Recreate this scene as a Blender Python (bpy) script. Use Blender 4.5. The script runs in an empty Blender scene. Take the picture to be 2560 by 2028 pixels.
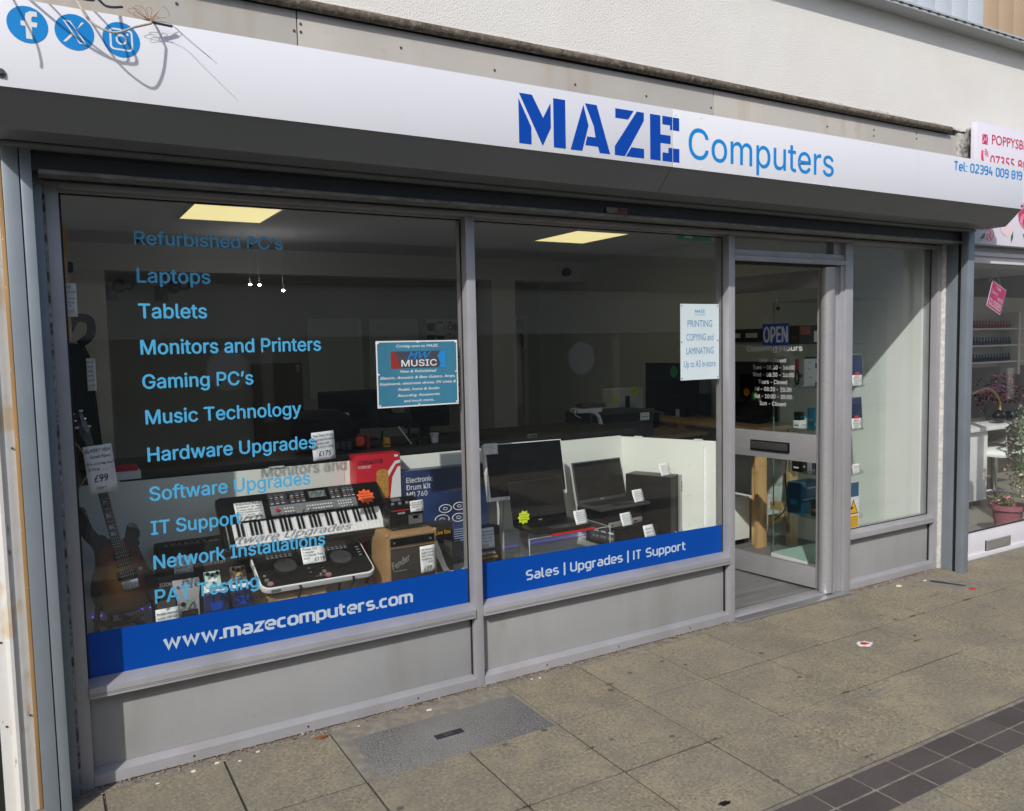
import bpy, bmesh, math, random, os
from mathutils import Matrix, Vector
random.seed(7)
R = math.radians
S = bpy.context.scene
COL = S.collection
# ------------------------------------------------------------------ camera
cd = bpy.data.cameras.new('Camera'); cam = bpy.data.objects.new('Camera', cd); COL.objects.link(cam); S.camera = cam
yaw, pit, rol = 0.52803172, -0.07514368, -0.02103097
fw = Vector((math.sin(yaw)*math.cos(pit), math.cos(yaw)*math.cos(pit), math.sin(pit)))
rt = Vector((math.cos(yaw), -math.sin(yaw), 0)); up = rt.cross(fw)
r2 = rt*math.cos(rol)+up*math.sin(rol); u2 = -rt*math.sin(rol)+up*math.cos(rol)
cam.matrix_world = Matrix(((r2.x, u2.x, -fw.x, 0), (r2.y, u2.y, -fw.y, -3.30865), (r2.z, u2.z, -fw.z, 1.62), (0, 0, 0, 1)))
cd.sensor_width = 36; cd.lens = 36*2023.15/2560; cd.clip_start = .05; cd.clip_end = 500
# ------------------------------------------------------------------ light
W = bpy.data.worlds.new('World'); S.world = W; W.use_nodes = True
nt = W.node_tree; nt.nodes.clear()
sky = nt.nodes.new('ShaderNodeTexSky'); sky.sky_type = 'NISHITA'; sky.sun_disc = False
SUN = Vector((-1, -1, 1.09)).normalized()
sky.sun_elevation = math.asin(SUN.z); sky.sun_rotation = math.atan2(SUN.x, SUN.y)
sky.air_density = 1.0; sky.dust_density = 2.0
bg = nt.nodes.new('ShaderNodeBackground'); bg.inputs[1].default_value = .13
wo = nt.nodes.new('ShaderNodeOutputWorld'); nt.links.new(sky.outputs[0], bg.inputs[0]); nt.links.new(bg.outputs[0], wo.inputs[0])
sd = bpy.data.lights.new('Sun', 'SUN'); sun = bpy.data.objects.new('Sun', sd); COL.objects.link(sun)
sd.energy = 2.7; sd.angle = R(.6); sd.color = (1, .965, .91)
sun.rotation_euler = (-SUN).to_track_quat('-Z', 'Y').to_euler(); sun.location = (-6, -6, 8)
vs = S.view_settings; vs.view_transform = 'Standard'; vs.look = 'None'; vs.exposure = 0.24; vs.gamma = 1; vs.use_curve_mapping = False
cy = S.cycles; cy.transparent_max_bounces = 24; cy.max_bounces = 12; cy.diffuse_bounces = 8; cy.glossy_bounces = 4
cy.caustics_reflective = False; cy.caustics_refractive = False; cy.use_denoising = True; cy.sample_clamp_indirect = 6
# ------------------------------------------------------------------ materials
MATS = {}
def mat(name, col, rough=.5, metal=0, n=None, n2=None, bump=None, emit=None, spec=.5, coat=0, tint=None, obj=False, rand=0, streak=None):
    m = bpy.data.materials.new(name); m.use_nodes = True; t = m.node_tree; N = t.nodes; L = t.links
    p = N['Principled BSDF']; p.inputs['Roughness'].default_value = rough; p.inputs['Metallic'].default_value = metal
    p.inputs['Specular IOR Level'].default_value = spec; p.inputs['Coat Weight'].default_value = coat
    g = N.new('ShaderNodeNewGeometry'); src = g.outputs['Position']
    if obj: src = N.new('ShaderNodeTexCoord').outputs['Object']
    c = (*col, 1)
    cur = None
    def mix(a, b, fac, bt='MIX'):
        x = N.new('ShaderNodeMix'); x.data_type = 'RGBA'; x.blend_type = bt
        for i, v in ((0, fac), (6, a), (7, b)):
            if hasattr(v, 'is_output'): L.new(v, x.inputs[i])
            else: x.inputs[i].default_value = v
        return x.outputs[2]
    def noise(sc, det=4, stretch=None):
        x = N.new('ShaderNodeTexNoise'); x.inputs['Scale'].default_value = sc; x.inputs['Detail'].default_value = det
        if stretch:
            mp = N.new('ShaderNodeMapping'); mp.inputs['Scale'].default_value = stretch; L.new(src, mp.inputs[0]); L.new(mp.outputs[0], x.inputs[0])
        else: L.new(src, x.inputs[0])
        return x.outputs[0]
    def ramp(v, a, b):
        x = N.new('ShaderNodeMapRange'); x.inputs[1].default_value = a; x.inputs[2].default_value = b; L.new(v, x.inputs[0]); return x.outputs[0]
    cur = c
    if n:   # (scale, amount[, low, high, stretch])
        a = n[1]; lo = tuple(v*(1-a) for v in col)+(1,); hi = tuple(min(1, v*(1+a)) for v in col)+(1,)
        cur = mix(lo, hi, ramp(noise(n[0], 5, n[4] if len(n) > 4 else None), *(n[2:4] if len(n) > 3 else (.3, .7))))
    if n2:  # (scale, colour, low, high, strength[, stretch])
        f = ramp(noise(n2[0], 6, n2[5] if len(n2) > 5 else None), n2[2], n2[3])
        mm = N.new('ShaderNodeMath'); mm.operation = 'MULTIPLY'; L.new(f, mm.inputs[0]); mm.inputs[1].default_value = n2[4]
        cur = mix(cur, (*n2[1], 1), mm.outputs[0])
    if streak:
        f = ramp(noise(streak[0], 6, streak[5]), streak[2], streak[3])
        mm = N.new('ShaderNodeMath'); mm.operation = 'MULTIPLY'; L.new(f, mm.inputs[0]); mm.inputs[1].default_value = streak[4]
        cur = mix(cur, (*streak[1], 1), mm.outputs[0])
    if rand:
        oi = N.new('ShaderNodeObjectInfo'); mr = N.new('ShaderNodeMapRange'); L.new(oi.outputs['Random'], mr.inputs[0]); mr.inputs[3].default_value = 1-rand; mr.inputs[4].default_value = 1+rand
        cc = N.new('ShaderNodeCombineColor'); [L.new(mr.outputs[0], cc.inputs[i]) for i in range(3)]
        cur = mix(cur, cc.outputs[0], 1.0, 'MULTIPLY')
    if hasattr(cur, 'is_output'): L.new(cur, p.inputs['Base Color'])
    else: p.inputs['Base Color'].default_value = cur
    if bump:  # (scale, strength, distance[, stretch])
        b = N.new('ShaderNodeBump'); b.inputs['Strength'].default_value = bump[1]; b.inputs['Distance'].default_value = bump[2]
        L.new(noise(bump[0], 3, bump[3] if len(bump) > 3 else None), b.inputs['Height']); L.new(b.outputs[0], p.inputs['Normal'])
    if emit:
        p.inputs['Emission Color'].default_value = (*emit[0], 1); p.inputs['Emission Strength'].default_value = emit[1]
    MATS[name] = m
    return m
def glassmat(name, tint=(.93, .97, .95), f0=.04, rough=0.0, dust_haze=0):
    m = bpy.data.materials.new(name); m.use_nodes = True; t = m.node_tree; N = t.nodes; L = t.links; N.clear()
    g = N.new('ShaderNodeNewGeometry'); d = N.new('ShaderNodeVectorMath'); d.operation = 'DOT_PRODUCT'
    L.new(g.outputs['Normal'], d.inputs[0]); L.new(g.outputs['Incoming'], d.inputs[1])
    def M(op, a, b=None):
        x = N.new('ShaderNodeMath'); x.operation = op
        for i, v in ((0, a), (1, b)):
            if v is None: continue
            if hasattr(v, 'is_output'): L.new(v, x.inputs[i])
            else: x.inputs[i].default_value = v
        return x.outputs[0]
    f = M('ADD', M('MULTIPLY', M('POWER', M('SUBTRACT', 1.0, M('ABSOLUTE', d.outputs['Value'])), 5.0), 1-f0), f0)
    tr = N.new('ShaderNodeBsdfTransparent'); tr.inputs[0].default_value = (*tint, 1)
    gl = N.new('ShaderNodeBsdfGlossy'); gl.inputs['Roughness'].default_value = rough
    mx = N.new('ShaderNodeMixShader'); L.new(f, mx.inputs[0]); L.new(tr.outputs[0], mx.inputs[1]); L.new(gl.outputs[0], mx.inputs[2])
    if dust_haze:   # pale dusty haze mixed in to lift the dark interior behind the pane
        df = N.new('ShaderNodeBsdfDiffuse'); df.inputs[0].default_value = (.68, .76, .85, 1); tx = N.new('ShaderNodeTexNoise'); tx.inputs['Scale'].default_value = 1.7; tx.inputs['Detail'].default_value = 8
        L.new(g.outputs['Position'], tx.inputs[0]); dm = N.new('ShaderNodeMixShader'); L.new(M('MULTIPLY', tx.outputs[0], dust_haze*2), dm.inputs[0]); L.new(mx.outputs[0], dm.inputs[1]); L.new(df.outputs[0], dm.inputs[2]); mx = dm
    o = N.new('ShaderNodeOutputMaterial'); L.new(mx.outputs[0], o.inputs[0]); MATS[name] = m
    return m
mat('frame', (.40, .40, .425), .42, .25, n=(9, .05), n2=(60, (.2, .19, .18), .66, .8, .35), streak=(3, (.24, .23, .21), .5, .8, .5, (1, 1, .25)))
mat('panel', (.35, .355, .36), .5, .1, n=(1.6, .06), n2=(70, (.20, .18, .16), .67, .72, .6), streak=(4, (.26, .245, .22), .5, .75, .45, (1.6, 1, .35)))
mat('gasket', (.012, .012, .013), .6)
mat('guide', (.235, .275, .315), .45, .3, n=(7, .06), streak=(5, (.14, .16, .18), .55, .8, .4, (1, 1, .12)), bump=(180, .04, .001))
mat('casing', (.19, .205, .222), .42, .1, n=(3, .04), n2=(120, (.4, .4, .4), .74, .8, .25))
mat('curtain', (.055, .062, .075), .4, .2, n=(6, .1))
mat('lip', (.27, .27, .265), .5, .4, n=(20, .25), n2=(40, (.12, .11, .1), .55, .7, .6, (1, 4, 4)))
mat('sign_white', (.73, .74, .80), .5, 0, n=(1.2, .02), spec=.3, streak=(9, (.60, .59, .57), .62, .8, .25, (1, 1, .12)))
mat('sign_edge', (.45, .45, .47), .5)
mat('deep_blue', (.002, .062, .40), .5, spec=.2, n=(2, .02))
mat('blue_strip', (.0, .062, .36), .3, n=(1.5, .05), spec=.25)
mat('mid_blue', (.0, .24, .66), .35)
mat('vinyl_cyan', (.075, .40, .70), .4, n=(30, .04))
mat('vinyl_white', (.72, .73, .76), .4, n=(30, .04))
mat('vinyl_pale', (.50, .60, .70), .4)
mat('board', (.43, .405, .37), .75, n=(1.3, .13), n2=(26, (.28, .26, .23), .62, .78, .4), streak=(6, (.34, .22, .12), .56, .8, .6, (1, 1, .15)), bump=(60, .15, .002))
mat('render', (.73, .715, .68), .85, n=(2.2, .035), n2=(.9, (.70, .62, .60), .45, .8, .35), bump=(125, .55, .007))
mat('plaster_edge', (.62, .61, .58), .85, n=(40, .2), n2=(60, (.2, .19, .17), .6, .72, .6), bump=(60, .5, .006))
mat('pipe', (.12, .098, .072), .9, n=(30, .5), n2=(45, (.33, .29, .25), .55, .7, .7), bump=(90, .8, .006))
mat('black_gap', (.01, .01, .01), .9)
mat('chipped', (.33, .32, .3), .8, n=(30, .6), n2=(25, (.02, .02, .02), .5, .6, .8), bump=(50, .8, .01))
mat('clad_blue', (.58, .63, .70), .45, n=(2, .03)); mat('clad_tan', (.50, .36, .24), .6, n=(2, .06)); mat('clad_trim', (.42, .44, .45), .5)
mat('pillar', (.68, .67, .65), .6, n=(3, .06), n2=(7, (.62, .48, .33), .60, .66, .8, (1, 1, .6)), streak=(30, (.06, .055, .05), .68, .74, .7, (1, 1, .4)), bump=(22, .4, .004))
mat('wood_strip', (.34, .20, .08), .6, n=(20, .3, .3, .7, (1, 1, .1)), n2=(80, (.7, .66, .6), .68, .72, .8))
mat('white_pvc', (.66, .65, .70), .35, n=(3, .04), n2=(30, (.4, .38, .36), .68, .8, .4))
mat('slab', (.265, .224, .150), .86, n=(2.8, .13), n2=(190, (.17, .155, .125), .50, .64, .75), streak=(150, (.52, .44, .30), .60, .74, .45, (1, 1, 1)), bump=(300, .35, .002), rand=.09)
def dirt(mname, entries):
    """extra wear patches on a finished material: (scale, colour, lo, hi, strength)"""
    m = MATS[mname]; N = m.node_tree.nodes; L = m.node_tree.links; p = N['Principled BSDF']
    g = N.new('ShaderNodeNewGeometry')
    for sc, colr, lo, hi, st in entries:
        cur = p.inputs['Base Color'].links[0].from_socket
        x = N.new('ShaderNodeTexNoise'); x.inputs['Scale'].default_value = sc; x.inputs['Detail'].default_value = 8; x.inputs['Roughness'].default_value = .65; L.new(g.outputs['Position'], x.inputs[0])
        r = N.new('ShaderNodeMapRange'); r.inputs[1].default_value = lo; r.inputs[2].default_value = hi; r.inputs[4].default_value = st; L.new(x.outputs[0], r.inputs[0])
        k = N.new('ShaderNodeMix'); k.data_type = 'RGBA'; L.new(r.outputs[0], k.inputs[0]); L.new(cur, k.inputs[6]); k.inputs[7].default_value = (*colr, 1)
        L.new(k.outputs[2], p.inputs['Base Color'])
dirt('slab', [(58, (.42, .37, .26), .50, .60, .6), (74, (.075, .07, .055), .50, .62, .7), (5.5, (.36, .30, .19), .48, .7, .55), (14, (.14, .128, .10), .50, .70, .5), (2.6, (.15, .142, .122), .48, .72, .5), (7.3, (.055, .05, .045), .715, .73, .55), (1.1, (.19, .18, .15), .42, .75, .55), (9, (.21, .20, .17), .55, .8, .5), (3.5, (.37, .34, .29), .62, .8, .3), (26, (.08, .07, .06), .74, .78, .6)])
mat('grey_slab', (.15, .147, .14), .8, n=(140, .45, .42, .6), n2=(2, (.28, .27, .25), .4, .7, .5), bump=(300, .4, .002))
mat('paver', (.078, .062, .058), .8, n=(6, .12), n2=(160, (.16, .14, .13), .58, .7, .6), bump=(200, .3, .002), rand=.14)
mat('mortar', (.22, .20, .165), .95, n=(20, .25), n2=(120, (.14, .13, .12), .55, .7, .6), bump=(120, .6, .004))
mat('joint', (.06, .055, .045), .95, n=(30, .4), bump=(150, .5, .003))
mat('ground', (.27, .24, .18), .9, n=(2, .2))
mat('debris', (.30, .26, .20), .9, n=(70, .55), n2=(38, (.16, .07, .03), .52, .6, .9))
mat('chip_white', (.75, .72, .66), .7); mat('leaf', (.20, .075, .03), .7, n=(60, .4)); mat('red', (.55, .03, .03), .5); mat('litter_white', (.8, .78, .76), .5)
mat('moss', (.05, .06, .025), .9, n=(60, .4)); mat('gum', (.10, .095, .088), .8); mat('iron', (.035, .035, .045), .6, .3, bump=(80, .5, .003)); mat('alu', (.55, .55, .56), .35, .8, n=(40, .08, .3, .7, (.1, 1, 1))); mat('door_alu', (.42, .42, .44), .34, .45, n=(60, .05, .3, .7, (1, .1, 1)), streak=(6, (.3, .3, .3), .5, .8, .35, (1, 1, .2)))
mat('jog', (.10, .105, .105), .22, .5); mat('chrome', (.6, .6, .62), .15, 1); mat('steel_dark', (.10, .10, .105), .4, .6, n=(60, .15))
mat('floor', (.17, .17, .17), .42, n=(5, .3, .3, .7, (.25, 3, 1)), n2=(30, (.06, .06, .06), .5, .75, .5, (.2, 3, 1)))
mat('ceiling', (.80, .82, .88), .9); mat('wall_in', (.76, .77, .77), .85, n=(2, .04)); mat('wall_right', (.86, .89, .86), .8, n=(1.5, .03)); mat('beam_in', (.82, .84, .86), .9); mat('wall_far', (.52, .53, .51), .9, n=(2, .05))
mat('lamp_panel', (.8, .75, .5), .6, emit=((1, .85, .40), .82)); mat('spot', (.9, .85, .7), .5, emit=((1, .95, .88), 150))
mat('led_blue', (.1, .1, .5), .4, emit=((.22, .14, 1), 3.2)); mat('led_white', (.8, .8, .9), .4, emit=((.8, .85, 1), 1.3))
mat('display_white', (.74, .77, .71), .55, n=(2, .02)); mat('platform', (.62, .63, .58), .5, n=(3, .04))
mat('black', (.006, .006, .007), .36, spec=.22); mat('black_matte', (.012, .012, .014), .75, n=(80, .2), spec=.2); mat('black_gloss', (.006, .006, .007), .08, coat=.5); mat('screen', (.003, .0035, .004), .14, spec=.3)
mat('navy', (.012, .022, .085), .38, n=(4, .1)); mat('drumbox', (.012, .025, .085), .35, n=(6, .5), n2=(5, (.02, .07, .2), .5, .8, .7)); mat('white', (.78, .78, .78), .4); mat('white_key', (.80, .80, .79), .22, coat=.3)
mat('paper', (.68, .69, .74), .6, n=(15, .03), bump=(9, .25, .006)); mat('card', (.82, .83, .82), .5); mat('ink', (.035, .035, .05), .6); mat('ink_grey', (.12, .12, .13), .6); mat('ink_dark', (.004, .004, .006), .6)
mat('grey_plastic', (.20, .205, .21), .4, n=(30, .05)); mat('silver', (.42, .42, .41), .35, .5); mat('lcd', (.22, .27, .24), .25); mat('cms_red', (.55, .012, .03), .4, n=(3, .06)); mat('mic_gold', (.50, .26, .05), .4, n=(120, .3))
mat('star_orange', (.95, .13, .03), .6); mat('star_yellow', (.78, .95, .02), .6); mat('star_green', (.02, .55, .12), .6); mat('star_pink', (.8, .04, .14), .6); mat('star_amber', (.8, .25, .01), .6)
mat('tolex_tan', (.34, .20, .09), .6, n=(90, .1), bump=(260, .4, .001)); mat('grille', (.022, .018, .015), .8, n=(160, .5), bump=(160, .8, .002)); mat('panel_gold', (.30, .26, .17), .35, .7)
mat('card_brown', (.40, .27, .15), .8, n=(10, .06)); mat('teal', (.045, .20, .31), .45, n=(6, .10, .3, .7, (1, 1, .1))); mat('poster_white', (.66, .76, .80), .5, n=(6, .03)); mat('poster_ink', (.12, .30, .50), .5); mat('dark_red', (.28, .03, .02), .5)
mat('logo_blue', (.02, .25, .62), .4); mat('logo_dark', (.06, .06, .09), .5); mat('pegboard', (.78, .83, .84), .7); mat('peghole', (.03, .03, .03), .8); mat('door_brown', (.13, .09, .06), .5, n=(6, .15, .3, .7, (1, 1, .1)))
mat('desk_wood', (.30, .22, .13), .5, n=(9, .2, .3, .7, (.1, 1, 1))); mat('pine', (.62, .40, .18), .55, n=(7, .18, .3, .7, (3, 3, .3)), n2=(12, (.40, .20, .07), .68, .74, .7)); mat('desk_dark', (.05, .048, .045), .5); mat('counter_front', (.06, .063, .068), .6, spec=.3)
mat('exit_green', (.0, .42, .12), .4); mat('pink', (.60, .03, .16), .45, n=(3, .05)); mat('pink_pot', (.36, .12, .16), .5, n=(4, .08)); mat('sign_rose', (.60, .04, .12), .5); mat('nb_white', (.72, .69, .78), .4, n=(2, .02))
mat('petal', (.75, .22, .34), .6, n=(60, .3)); mat('petal_dark', (.50, .05, .12), .6); mat('petal_pale', (.85, .62, .64), .6); mat('leaf_green', (.07, .14, .035), .6, n=(30, .4)); mat('leaf_teal', (.12, .24, .20), .6); mat('sage', (.45, .62, .55), .6); mat('purple', (.22, .03, .22), .6)
mat('nb_floor', (.28, .26, .22), .4, n=(2, .15)); mat('nb_wall', (.50, .46, .42), .8); mat('nb_shelf', (.66, .63, .58), .6); mat('bottle_red', (.3, .06, .05), .3); mat('bottle_dark', (.03, .03, .05), .3); mat('cable_white', (.42, .38, .32), .7, n=(60, .3)); mat('cable_dark', (.07, .06, .07), .6, n=(30, .3)); mat('copper', (.45, .22, .1), .4, .5)
mat('opp_wall', (.62, .62, .60), .85, n=(1, .12)); mat('opp_dark', (.14, .16, .155), .6); mat('opp_fascia', (.16, .17, .17), .6); mat('opp_white', (.75, .76, .78), .6); mat('opp_disc', (.72, .76, .80), .6); mat('opp_ink', (.32, .34, .34), .6)
mat('yellow', (.85, .46, .01), .5); mat('cyan_box', (.02, .35, .55), .5); mat('teal_box', (.015, .09, .17), .5, n=(5, .2)); mat('orange_box', (.75, .22, .10), .5)
mat('fret', (.45, .44, .4), .3, .9); mat('fretboard', (.03, .022, .018), .5); mat('maple', (.50, .32, .13), .4)
glassmat('glass', (.975, .985, .98), .050, dust_haze=.0014); glassmat('case_glass', (.968, .988, .978), .04); glassmat('acrylic', (.93, .94, .95), .05)
def sunburst():
    m = bpy.data.materials.new('sunburst'); m.use_nodes = True; N = m.node_tree.nodes; L = m.node_tree.links; p = N['Principled BSDF']
    t = N.new('ShaderNodeTexCoord'); mp = N.new('ShaderNodeMapping'); mp.inputs['Location'].default_value = (-.045*9, -.17*5.4, 0); mp.inputs['Scale'].default_value = (9, 5.4, 0)
    L.new(t.outputs['Object'], mp.inputs[0]); ln = N.new('ShaderNodeVectorMath'); ln.operation = 'LENGTH'; L.new(mp.outputs[0], ln.inputs[0])
    r = N.new('ShaderNodeValToRGB'); e = r.color_ramp.elements; e[0].position = .12; e[0].color = (.50, .20, .04, 1); e[1].position = .95; e[1].color = (.006, .005, .005, 1)
    x = e.new(.5); x.color = (.17, .045, .012, 1); L.new(ln.outputs['Value'], r.inputs[0]); L.new(r.outputs[0], p.inputs['Base Color'])
    p.inputs['Roughness'].default_value = .12; p.inputs['Coat Weight'].default_value = .6; MATS['sunburst'] = m
sunburst()
# ------------------------------------------------------------------ builders
WM = {}
def thing(name, label, cat, loc=(0, 0, 0), rz=0, group=None, M=None):
    o = bpy.data.objects.new(name, None); COL.objects.link(o); o.empty_display_size = .1
    m = M if M is not None else Matrix.Translation(loc) @ Matrix.Rotation(rz, 4, 'Z')
    o.matrix_world = m; WM[o] = m.copy(); o['label'] = label; o['category'] = cat
    if group: o['group'] = group
    return o
def tag(o, label, cat, group=None):
    o['label'] = label; o['category'] = cat
    if group: o['group'] = group
    return o
class MB:
    def __init__(s, M=None): s.bm = bmesh.new(); s.M = M or Matrix(); s.mi = 0
    def _fin(s, vs, smooth=False):
        fs = {f for v in vs for f in v.link_faces}
        for f in fs: f.material_index = s.mi
        for v in vs: v.co = s.M @ v.co
        return s
    def box(s, x0, y0, z0, x1, y1, z1, bev=0, L=None):
        r = bmesh.ops.create_cube(s.bm, size=1); vs = r['verts']
        m = Matrix.Translation(((x0+x1)/2, (y0+y1)/2, (z0+z1)/2)) @ Matrix.Diagonal((abs(x1-x0), abs(y1-y0), abs(z1-z0), 1))
        if L is not None: m = L @ m
        for v in vs: v.co = m @ v.co
        if bev:
            es = list({e for v in vs for e in v.link_edges})
            q = bmesh.ops.bevel(s.bm, geom=es, offset=bev, segments=2, affect='EDGES', profile=.6)
            vs = list({v for f in q['faces'] for v in f.verts} | {v for v in vs if v.is_valid})
        return s._fin(vs)
    def poly(s, pts, d0, d1, bev=0):
        """pts in local XY, extruded along local Z from d0 to d1"""
        n = len(pts); a = sum(pts[i][0]*pts[(i+1) % n][1]-pts[(i+1) % n][0]*pts[i][1] for i in range(n))
        if a < 0: pts = pts[::-1]
        A = [s.bm.verts.new((x, y, d0)) for x, y in pts]; B = [s.bm.verts.new((x, y, d1)) for x, y in pts]
        s.bm.faces.new(B if d1 > d0 else B[::-1]); s.bm.faces.new(A[::-1] if d1 > d0 else A)
        es = []
        for i in range(n):
            j = (i+1) % n; q = [A[i], A[j], B[j], B[i]]; s.bm.faces.new(q if d1 > d0 else q[::-1])
        vs = A+B
        if bev:
            es = [s.bm.edges.get((B[i], B[(i+1) % n])) for i in range(n)]+[s.bm.edges.get((A[i], A[(i+1) % n])) for i in range(n)]
            q = bmesh.ops.bevel(s.bm, geom=es, offset=bev, segments=2, affect='EDGES', profile=.6)
            vs = list({v for f in q['faces'] for v in f.verts} | {v for v in vs if v.is_valid})
        return s._fin(vs)
    def flat(s, pts, d=0):
        vs = [s.bm.verts.new((x, y, d)) for x, y in pts]; s.bm.faces.new(vs); return s._fin(vs)
    def quad(s, p4):
        vs = [s.bm.verts.new(p) for p in p4]; s.bm.faces.new(vs); return s._fin(vs)
    def tube(s, pts, r, n=8, r1=None, closed=False):
        pts = [Vector(p) for p in pts]; rings = []; k = len(pts); prev = None
        for i, p in enumerate(pts):
            if closed: t = pts[(i+1) % k]-pts[i-1]
            else: t = pts[min(i+1, k-1)]-pts[max(i-1, 0)]
            t.normalize()
            a = (prev - t*prev.dot(t)) if prev is not None else t.orthogonal()
            if a.length < 1e-6: a = t.orthogonal()
            a.normalize(); prev = a; b = t.cross(a)
            rr = r if r1 is None else r+(r1-r)*i/max(1, k-1)
            rings.append([s.bm.verts.new(p+(a*math.cos(2*math.pi*j/n)+b*math.sin(2*math.pi*j/n))*rr) for j in range(n)])
        m = k if closed else k-1
        for i in range(m):
            A, B = rings[i], rings[(i+1) % k]
            for j in range(n): s.bm.faces.new((A[j], A[(j+1) % n], B[(j+1) % n], B[j]))
        if not closed:
            s.bm.faces.new(rings[0][::-1]); s.bm.faces.new(rings[-1])
        return s._fin([v for q in rings for v in q])
    def cyl(s, a, b, r, n=20, r1=None): return s.tube([a, b], r, n, r1)
    def lathe(s, prof, c=(0, 0, 0), n=24):
        rings = [[s.bm.verts.new((c[0]+max(r, 1e-4)*math.cos(2*math.pi*j/n), c[1]+max(r, 1e-4)*math.sin(2*math.pi*j/n), c[2]+z)) for j in range(n)] for r, z in prof]
        for A, B in zip(rings, rings[1:]):
            for j in range(n): s.bm.faces.new((A[j], A[(j+1) % n], B[(j+1) % n], B[j]))
        return s._fin([v for q in rings for v in q])
    def ball(s, c, r, sub=2, sc=(1, 1, 1)):
        q = bmesh.ops.create_icosphere(s.bm, subdivisions=sub, radius=r)['verts']
        for v in q: v.co = Vector((v.co.x*sc[0], v.co.y*sc[1], v.co.z*sc[2]))+Vector(c)
        return s._fin(q)
    def build(s, name, m, parent=None, smooth=True, kind=None, label=None, local=False):
        me = bpy.data.meshes.new(name)
        if parent is not None and not local:
            s.bm.transform(WM[parent].inverted())
        bmesh.ops.recalc_face_normals(s.bm, faces=s.bm.faces[:]) if kind != 'raw' else None
        s.bm.to_mesh(me); s.bm.free()
        for k in (m if isinstance(m, (list, tuple)) else [m]): me.materials.append(MATS[k])
        if smooth: me.shade_smooth(); me.set_sharp_from_angle(angle=.7)
        o = bpy.data.objects.new(name, me); COL.objects.link(o)
        if parent is not None: o.parent = parent; WM[o] = WM[parent]
        else: WM[o] = Matrix()
        if kind in ('structure', 'stuff'): o['kind'] = kind
        if label: o['label'] = label
        return o
def box(name, m, parent, *b, bev=0, **k): return MB().box(*b, bev=bev).build(name, m, parent, **k)
def struct(name, m, *b): return MB().box(*b).build(name, m, None, kind='structure')
def XZ(y, x=0, z=0): return Matrix(((1, 0, 0, x), (0, 0, -1, y), (0, 1, 0, z), (0, 0, 0, 1)))   # facade plane, normal to the street
def frame(o, r, u):
    r = Vector(r).normalized(); u = Vector(u); u = (u-r*u.dot(r)).normalized(); n = r.cross(u)
    return Matrix(((r.x, u.x, n.x, o[0]), (r.y, u.y, n.y, o[1]), (r.z, u.z, n.z, o[2]), (0, 0, 0, 1)))
FD = os.path.join(bpy.utils.system_resource('DATAFILES') or '', 'fonts')
try: INTER = bpy.data.fonts.load(os.path.join(FD, 'Inter.woff2'))
except Exception: INTER = None
def islands(n, faces):
    p = list(range(n))
    def f(i):
        while p[i] != i: p[i] = p[p[i]]; i = p[i]
        return i
    for fc in faces:
        for i in fc[1:]: p[f(i)] = f(fc[0])
    ids = {}; return [ids.setdefault(f(i), len(ids)) for i in range(n)]
def text_mesh(s, font, shear=0):
    c = bpy.data.curves.new('t', 'FONT'); c.body = s; c.size = 1; c.resolution_u = 3; c.shear = shear
    if font == 'inter' and INTER: c.font = INTER
    o = bpy.data.objects.new('t', c); COL.objects.link(o); dg = bpy.context.evaluated_depsgraph_get(); dg.update()
    me = bpy.data.meshes.new_from_object(o.evaluated_get(dg)); bpy.data.objects.remove(o); bpy.data.curves.remove(c)
    return me
CAPH = {}
for f_ in ('inter', 'b'):
    h_ = text_mesh('H', f_); CAPH[f_] = max(v.co.y for v in h_.vertices)-min(v.co.y for v in h_.vertices); bpy.data.meshes.remove(h_)
def txt(s, m, parent, M, x, y, cap, width=None, bold=0, font='inter', name='lettering', align='L', shear=0, label=None, lift=.0006):
    """flat lettering; bold = extra half stroke as a share of the cap height"""
    me = text_mesh(s, font, shear)
    if not me.vertices: return None
    xs = [v.co.x for v in me.vertices]; w = max(xs)-min(xs); x0 = min(xs)
    sy = cap/CAPH[font]; sx = width/w if width else sy
    ox = {'L': 0, 'C': -w*sx/2, 'R': -w*sx}[align]
    T = (WM[parent].inverted() if parent else Matrix()) @ M
    co = [(v.co.x, v.co.y) for v in me.vertices]; fc = [tuple(p.vertices) for p in me.polygons]; bpy.data.meshes.remove(me)
    isl = islands(len(co), fc)
    d = bold*cap; offs = [(0, 0)] if not bold else [(0, 0), (d, 0), (-d, 0), (0, d*.8), (0, -d*.8)]
    V, Fc = [], []
    for k, (dx, dy) in enumerate(offs):
        n0 = len(V); V += [T @ Vector(((a-x0)*sx+ox+x+dx, b*sy+y+dy, lift+k*.00003+(isl[i_] % 7)*.00002)) for i_, (a, b) in enumerate(co)]; Fc += [tuple(i+n0 for i in f) for f in fc]
    me = bpy.data.meshes.new(name); me.from_pydata(V, [], Fc); me.materials.append(MATS[m])
    o = bpy.data.objects.new(name, me); COL.objects.link(o); o.parent = parent
    if label: o['label'] = label
    return o
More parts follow.
